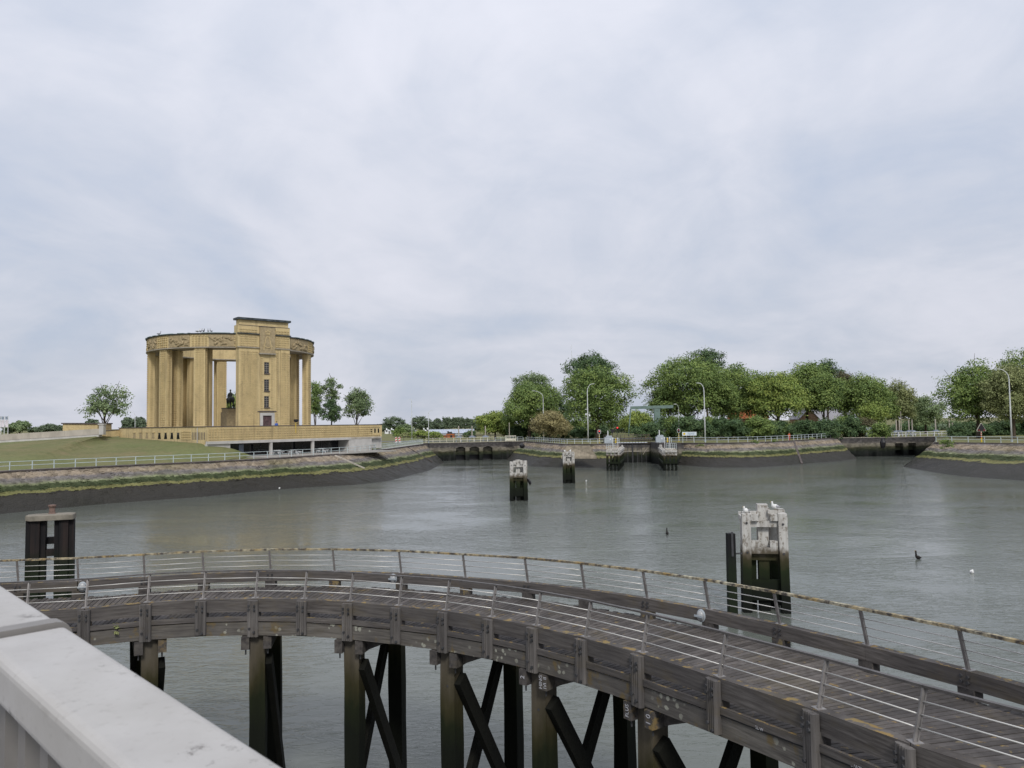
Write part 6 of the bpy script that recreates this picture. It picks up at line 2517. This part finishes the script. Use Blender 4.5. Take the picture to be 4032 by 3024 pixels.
# white inspection box on the sluice, black hanging fenders
q0, q1 = at(1990, 1726, Y=203.6), at(2031, 1726, Y=203.6)
bx_ = thing('railed_box', (q0.x, 203.6, 4.8), 'white panelled railing box right of the three arched sluice', 'railing')
for z, h_ in ((4.95, .6), (6.1, .18)):
    b = MB()
    b.frame_box((q0.x, 203.6, z), (q1.x - q0.x, 0, 0), (0, .08, 0), (0, 0, h_))
    b.build('panel', MT['cream'], bx_)
for k in range(5):
    b = MB()
    x = q0.x + (q1.x - q0.x) * k / 4
    b.frame_box((x - .05, 203.65, 4.75), (.1, 0, 0), (0, .1, 0), (0, 0, 1.55))
    b.build('post', MT['cream'], bx_)
for u, v0, v1, Y, lb in ((3476, 1726, 1766, 191.5, 'black rubber fender hanging on the right hand sluice wall'), (2056, 1745, 1765, 190, 'black tarpaulin lump at the left end of the middle bank')):
    c0, c1 = at(u, v0, Y=Y), at(u, v1, Y=Y)
    bf = thing('black_fender', tuple(c1), lb, 'fender')
    b = MB()
    m_ = (c0 + c1) / 2
    b.tube([c1, c1.lerp(c0, .25), c1.lerp(c0, .6), c1.lerp(c0, .9), c0], [.35, .6, .68, .35, .1], 9)
    b.build('rubber', MT['black'], bf)
# iron rails down the banks
def upx(p):
    q_ = p - Vector((0, 0, EYE))
    return CU + FPX * q_.dot(CR) / q_.dot(CF)


for cr_, to_, ua, fa, fb, sh_, lb in ((crest3[1:], toe3, 3122, .02, 1.0, 3, 'dark rail running down the right bank'), (crestL, toeL, 1312, .05, .55, 1, 'pale slipway edge down the left bank'), (crestL, toeL, 1600, .05, .8, 2, 'dark rail down the far corner of the left bank')):
    cc_, tt_ = resample(cr_, 90), resample(to_, 90)
    i_ = min(range(90), key=lambda k_: abs(upx(cc_[k_]) - ua))
    A, B = cc_[i_].lerp(tt_[i_], fa), cc_[min(89, i_ + sh_)].lerp(tt_[min(89, i_ + sh_)], fb)
    rl = thing('bank_rail', tuple(B), lb, 'rail')
    b = MB()
    b.bar(A + UZ * .08, B + UZ * .08, .4, .2)
    b.build('rail', MT['darkstone'] if 'dark' in lb else MT['concdirty'], rl)

# ------------------------------------------------------------------ small things on the left quay
pic = None
for i, (u, v, lb) in enumerate(((1090, 1790, 'white picnic table behind the railing, leftmost'), (1160, 1789, 'white picnic table behind the railing, middle one'), (1268, 1782, 'white picnic table behind the railing, rightmost'))):
    c = at(u, v, 4.68)
    c.z = 4.68
    if pic is None:
        pic = thing('picnic_table', tuple(c), lb, 'picnic table', 'white picnic tables')
        b = MB()
        b.lathe(c + UZ * .72, [(.75, 0), (.75, .06)], 16)
        b.build('table_top', MT['white'], pic)
        for k in range(4):
            a = R(45 + 90 * k)
            d = Vector((math.cos(a), math.sin(a), 0))
            t_ = Vector((-d.y, d.x, 0))
            b = MB()
            b.bar(c + d * .3 + UZ * .72, c + d * .75, .08, .06)
            b.build('leg', MT['white'], pic)
            b = MB()
            b.bar(c + d * 1.05 - t_ * .5 + UZ * .45, c + d * 1.05 + t_ * .5 + UZ * .45, .3, .05)
            b.build('bench', MT['white'], pic)
            b = MB()
            b.bar(c + d * 1.05 + UZ * .42, c + d * 1.15, .08, .05)
            b.bar(c + d * .2 + UZ * .4, c + d * 1.05 + UZ * .4, .06, .06)
            b.build('bench_leg', MT['white'], pic)
    else:
        cpy = copy_tree(pic, c)
        cpy['label'] = lb
for i, (u, v, lb) in enumerate(((1560, 1736, 'red and white road barrier panel, left of the pair'), (1573, 1735, 'red and white road barrier panel, right of the pair'))):
    c = at(u, v + 12, 4.7)
    rb_ = thing('road_barrier', tuple(c), lb, 'barrier', 'red and white road barriers')
    b = MB()
    b.box(c + UZ * .95, (.5, .05, 1.5), R(20))
    b.build('panel', MT['white'], rb_)
    for k in range(2):
        b = MB()
        z = .55 + k * .6
        ex = Vector((math.cos(R(20)), math.sin(R(20)), 0)) * .24
        y_ = Vector((.012, -.034, 0))
        b.quadstrip([[c + y_ - ex + UZ * z, c + y_ + ex + UZ * (z + .25), c + y_ + ex + UZ * (z + .55), c + y_ - ex + UZ * (z + .3)], [c + y_ * 1.4 - ex + UZ * z, c + y_ * 1.4 + ex + UZ * (z + .25), c + y_ * 1.4 + ex + UZ * (z + .55), c + y_ * 1.4 - ex + UZ * (z + .3)]])
        b.build('stripe', MT['red'], rb_)
    b = MB()
    b.box(c + UZ * .1, (.7, .4, .2), R(20))
    b.build('foot', MT['darksteel'], rb_)
for i, u in enumerate((3, 16, 31)):
    c = at(u, 1710, Y=158)
    fgp = thing('banner_flag', (c.x, 158, 8), 'pale banner flag on a white pole, %s of the three at the left edge' % ('leftmost', 'middle', 'rightmost')[i], 'flag', 'banner flags')
    zt = zat(u, 1638, 158)
    b = MB()
    b.tube([(c.x, 158, 4.7), (c.x, 158, zt)], .06, 6)
    b.build('pole', MT['white'], fgp)
    b = MB()
    rings = []
    for k in range(7):
        f = k / 6
        zz = zat(u, 1654, 158) + (zat(u, 1682, 158) - zat(u, 1654, 158)) * f
        rings.append([Vector((c.x - .62 + .03 * math.sin(5 * f + i), 158 + .03, zz)), Vector((c.x - .3, 158 + .08 * math.sin(4 * f), zz)), Vector((c.x + .04, 158 + .03, zz)),
                      Vector((c.x + .04, 158.06, zz)), Vector((c.x - .3, 158.1 + .08 * math.sin(4 * f), zz)), Vector((c.x - .62 + .03 * math.sin(5 * f + i), 158.06, zz))])
    b.quadstrip(rings)
    o = b.build('banner', MT['banner'], fgp)
    fix_normals(o)
    b = MB()
    b.box((c.x - .3, 158.05, zat(u, 1646, 158)), (.62, .04, .62))
    b.build('top_panel', MT['bluesteel'], fgp)
# floodlight and person on the terrace
c = C0 + TD * 17.3 + TN * .12
fl_ = thing('floodlight', (c.x, c.y, 8.2), 'black floodlight on a yellow pole fixed to the terrace wall', 'floodlight')
b = MB()
b.tube([c + UZ * 8.3, c + UZ * 10.2], .06, 6)
b.build('pole', MT['yellow'], fl_)
b = MB()
b.quadstrip([[c + UZ * 10.2 + TD * x + TN * y for x, y in ((-.15, -.12), (.15, -.12), (.15, .12), (-.15, .12))], [c + UZ * 10.45 + TD * x + TN * y for x, y in ((-.32, -.2), (.45, -.2), (.45, .2), (-.32, .2))], [c + UZ * 10.72 + TD * x + TN * y for x, y in ((-.3, -.2), (.45, -.2), (.45, .2), (-.3, .2))]])
b.build('lamp_head', MT['black'], fl_)


def person(loc, rz, label, top, legs, seed, turn=0.0):
    c = Vector(loc)
    ex, ey = Vector((math.cos(rz), math.sin(rz), 0)), Vector((-math.sin(rz), math.cos(rz), 0))

    def P(x, y, z):
        return c + ex * x + ey * y + UZ * z
    pr = thing('person', tuple(c), label, 'person')
    b = MB()
    b.tube([P(0, 0, .88), P(0, 0, 1.0), P(0, .01, 1.2), P(0, .02, 1.4), P(0, 0, 1.5), P(0, 0, 1.6)], [.15, .165, .16, .18, .09, .06], 10)
    b.ellipsoid(P(0, .01, 1.68), (.085, .1, .125), 10, 8)
    b.tube([P(0, .1, 1.68), P(0, .125, 1.66)], [.025, .01], 5)
    for s in (-1, 1):
        b.tube([P(.09 * s, 0, .95), P(.1 * s, .02, .5), P(.1 * s, 0, .1), P(.1 * s, .02, .03)], [.1, .075, .05, .05], 8)
        b.tube([P(.1 * s, -.04, .04), P(.11 * s, .16, .03)], [.05, .04], 6)
        b.tube([P(.19 * s, 0, 1.43), P(.25 * s, .02, 1.15), P(.24 * s, .12, .92)], [.06, .048, .035], 7)
        hnd = P(.24 * s, .13, .88)
        b.ellipsoid(hnd, (.035, .03, .05), 6, 5)
        for k in range(4):
            b.tube([hnd + ex * (.02 - .013 * k) * s - UZ * .03, hnd + ex * (.02 - .013 * k) * s + ey * .015 - UZ * (.10 - .008 * abs(k - 1))], [.009, .007], 5)
        b.tube([hnd + ex * -.03 * s, hnd + ex * -.05 * s - UZ * .05], [.011, .008], 5)
    bd = b.build('body', MT['skin'], pr)
    rm_ = bd.modifiers.new('remesh', 'REMESH')
    rm_.mode = 'VOXEL'
    rm_.voxel_size = .018
    b = MB()
    b.tube([P(0, 0, .86), P(0, 0, 1.0), P(0, .01, 1.2), P(0, .02, 1.41), P(0, 0, 1.5)], [.2, .185, .18, .2, .10], 12)
    for s in (-1, 1):
        b.tube([P(.17 * s, 0, 1.45), P(.25 * s, .02, 1.16), P(.25 * s, .1, .98)], [.08, .068, .055], 8)
    b.build('jacket', top, pr)
    b = MB()
    for s in (-1, 1):
        b.tube([P(.085 * s, 0, .97), P(.1 * s, .02, .5), P(.1 * s, 0, .09)], [.13, .09, .075], 8)
    b.build('trousers', legs, pr)
    b = MB()
    b.ellipsoid(P(0, -.02, 1.72), (.098, .11, .105), 10, 7)
    b.build('hair', MT['darkcloth'], pr)


q = C0 + TD * 15.0 - TN * 2.2
person((q.x, q.y, ZT), R(35), 'person in a blue shirt standing behind the terrace wall', MT['bluecloth'], MT['darkcloth'], 1)
q = at(3108, 1735, Y=177)
person((q.x, 177, 4.74), R(190), 'person in an orange top behind the right bank railing', MT['orangecloth'], MT['red'], 2)
# guyed masts far behind the trees
for u, v0, v1, du, lb in ((2257, 1357, 1480, -9, 'thin mast leaning over the tall dark tree'), (2790, 1357, 1420, -13, 'pale pointed mast above the huge spreading tree')):
    A, B = at(u, v1, Y=300), at(u + du, v0, Y=300)
    ms_ = thing('thin_mast', (A.x, 300, 4.7), lb, 'mast')
    b = MB()
    b.tube([Vector((A.x + (A.x - B.x) * 1.5, 300, 4.7)), A, B], [.25, .16, .06], 6)
    b.build('pole', MT['lamp'], ms_)


# ------------------------------------------------------------------ birds
def bird(loc, rz, s, label, kind, mat, swim=False, up=.25, group='birds', neck=1.0, beak=True):
    c = Vector(loc)
    ex, ey = Vector((math.cos(rz), math.sin(rz), 0)), Vector((-math.sin(rz), math.cos(rz), 0))

    def P(x, z, y=0):
        return c + (ex * x + ey * y + UZ * z) * s
    h0 = .0 if swim else .12
    bd = thing(kind, tuple(c), label, kind.replace('_', ' ') if len(kind) < 12 else 'bird', group)
    b = MB()
    b.tube([P(-.36, h0 + .12), P(-.2, h0 + .12), P(-.05, h0 + .13), P(.1, h0 + .15 + up * .1), P(.2, h0 + .2 + up * .2), P(.22, h0 + .28 + up * .5 * neck), P(.24, h0 + .32 + up * .8 * neck), P(.3, h0 + .33 + up * .8 * neck)],
           [.02, .09, .13, .12, .075, .05, .058, .02], 8)
    b.build('body', mat, bd, smooth=True)
    b = MB()
    b.tube([P(.29, h0 + .325 + up * .8 * neck), P(.38, h0 + .31 + up * .8 * neck)], [.02, .006], 5)
    b.build('beak', MT['beak'], bd)
    for sg in (-1, 1):
        b = MB()
        b.tube([P(.1, h0 + .17, .1 * sg), P(-.12, h0 + .17, .115 * sg), P(-.4, h0 + .15, .05 * sg)], [.03, .07, .01], 6)
        b.build('wing', MT['feather_grey'] if mat is MT['feather_white'] else mat, bd)
        if not swim:
            b = MB()
            b.tube([P(0, h0 + .05, .04 * sg), P(0.01, 0, .04 * sg)], .012, 4)
            b.build('leg', MT['beak'], bd)


FW, FG_, FD = MT['feather_white'], MT['feather_grey'], MT['feather_dark']
dx_ = Vector((math.cos(R(-9)), math.sin(R(-9)), 0))
bird(Vector((DR.x, DR.y, 4.85)) - dx_ * .92 + Vector((-.1, -.78, 0)), R(200), .5, 'white gull on the left corner of the near white dolphin', 'gull', FW, group='gulls')
bird(Vector((DR.x, DR.y, 5.01)) + dx_ * .50 + Vector((-.08, -.70, .0)), R(165), .62, 'grey backed gull on the right of the near white dolphin', 'gull', FW, group='gulls')
for u, v, rz, s, lb, mt_, kd in ((2627, 2103, 90, .9, 'dark bird swimming in mid water left of the near dolphin', FD, 'cormorant'), (3615, 2200, 180, 1.0, 'dark long necked bird swimming right of the near dolphin', FD, 'cormorant'),
                                 (3826, 2255, 20, .8, 'white gull floating at the right edge above the boardwalk', FW, 'gull'), (2308, 1895, 30, .9, 'white gull floating beside the farther mid water dolphin', FW, 'gull'),
                                 (1100, 1924, 0, .8, 'tiny white gull on the mud of the left bank', FW, 'gull')):
    bird(at(u, v, .02 if 'mud' not in lb else .6), R(rz), s * (.45 if kd == 'gull' else .6), lb, kd, mt_, True, .5 if kd == 'cormorant' else .2, 'water birds', 1.4 if kd == 'cormorant' else 1.0)
for u, v, k in ((-.5, 0, 0), (.4, .2, 1)):
    pass
pA = Vector((p2.x, p2.y, 4.86))
bird(pA + Vector((-.55, .3, .0)), R(180), .6, 'white gull on the left of the farther mid water dolphin', 'gull', FW, group='gulls')
bird(pA + Vector((.25, .45, .0)), R(20), .6, 'white gull on the right of the farther mid water dolphin', 'gull', FW, group='gulls')
for i, (u, mt_) in enumerate(((627, FG_), (779, FW), (792, FG_), (801, FD), (818, FG_), (829, FG_))):
    th = None
    best = 1e9
    for k in range(-150, -60):
        q = pol(k, 14.6, Z_TOP) - Vector((0, 0, EYE))
        uu = CU + FPX * q.dot(CR) / q.dot(CF)
        if abs(uu - u) < best:
            best, th = abs(uu - u), k
    bird(pol(th, 14.6, Z_TOP + .1), R(30 * i), 1.15, ['pigeon alone on the left of the memorial roof edge', 'white pigeon on the memorial roof edge, leftmost of the flock', 'grey pigeon second from left in the roof edge flock', 'dark pigeon in the middle of the roof edge flock', 'small pigeon second from right in the roof edge flock', 'pigeon rightmost in the roof edge flock'][i], 'pigeon', mt_, group='pigeons')
bird(at(2373, 1748, 4.72), R(0), 1.0, 'dark crow on the lock wing wall left of the fender', 'crow', FD, group='crows')

# bright tide line bird ramp behind the middle bank: paved apron
ap = [at(2232, 1757, 4.55), at(2322, 1757, 4.55), at(2350, 1800, 2.3), at(2210, 1800, 2.3)]
b = MB()
b.v = [p + UZ * .12 for p in ap] + [p - UZ * .3 for p in ap]
b.f = [(0, 1, 2, 3), (4, 7, 6, 5), (0, 4, 5, 1), (1, 5, 6, 2), (2, 6, 7, 3), (3, 7, 4, 0)]
o = b.build('paved_apron', simple('apron_stone', (0.29, 0.25, 0.19), .9, .3, 1.6, bump=.4))
fix_normals(o)
tag(o, kind='structure')
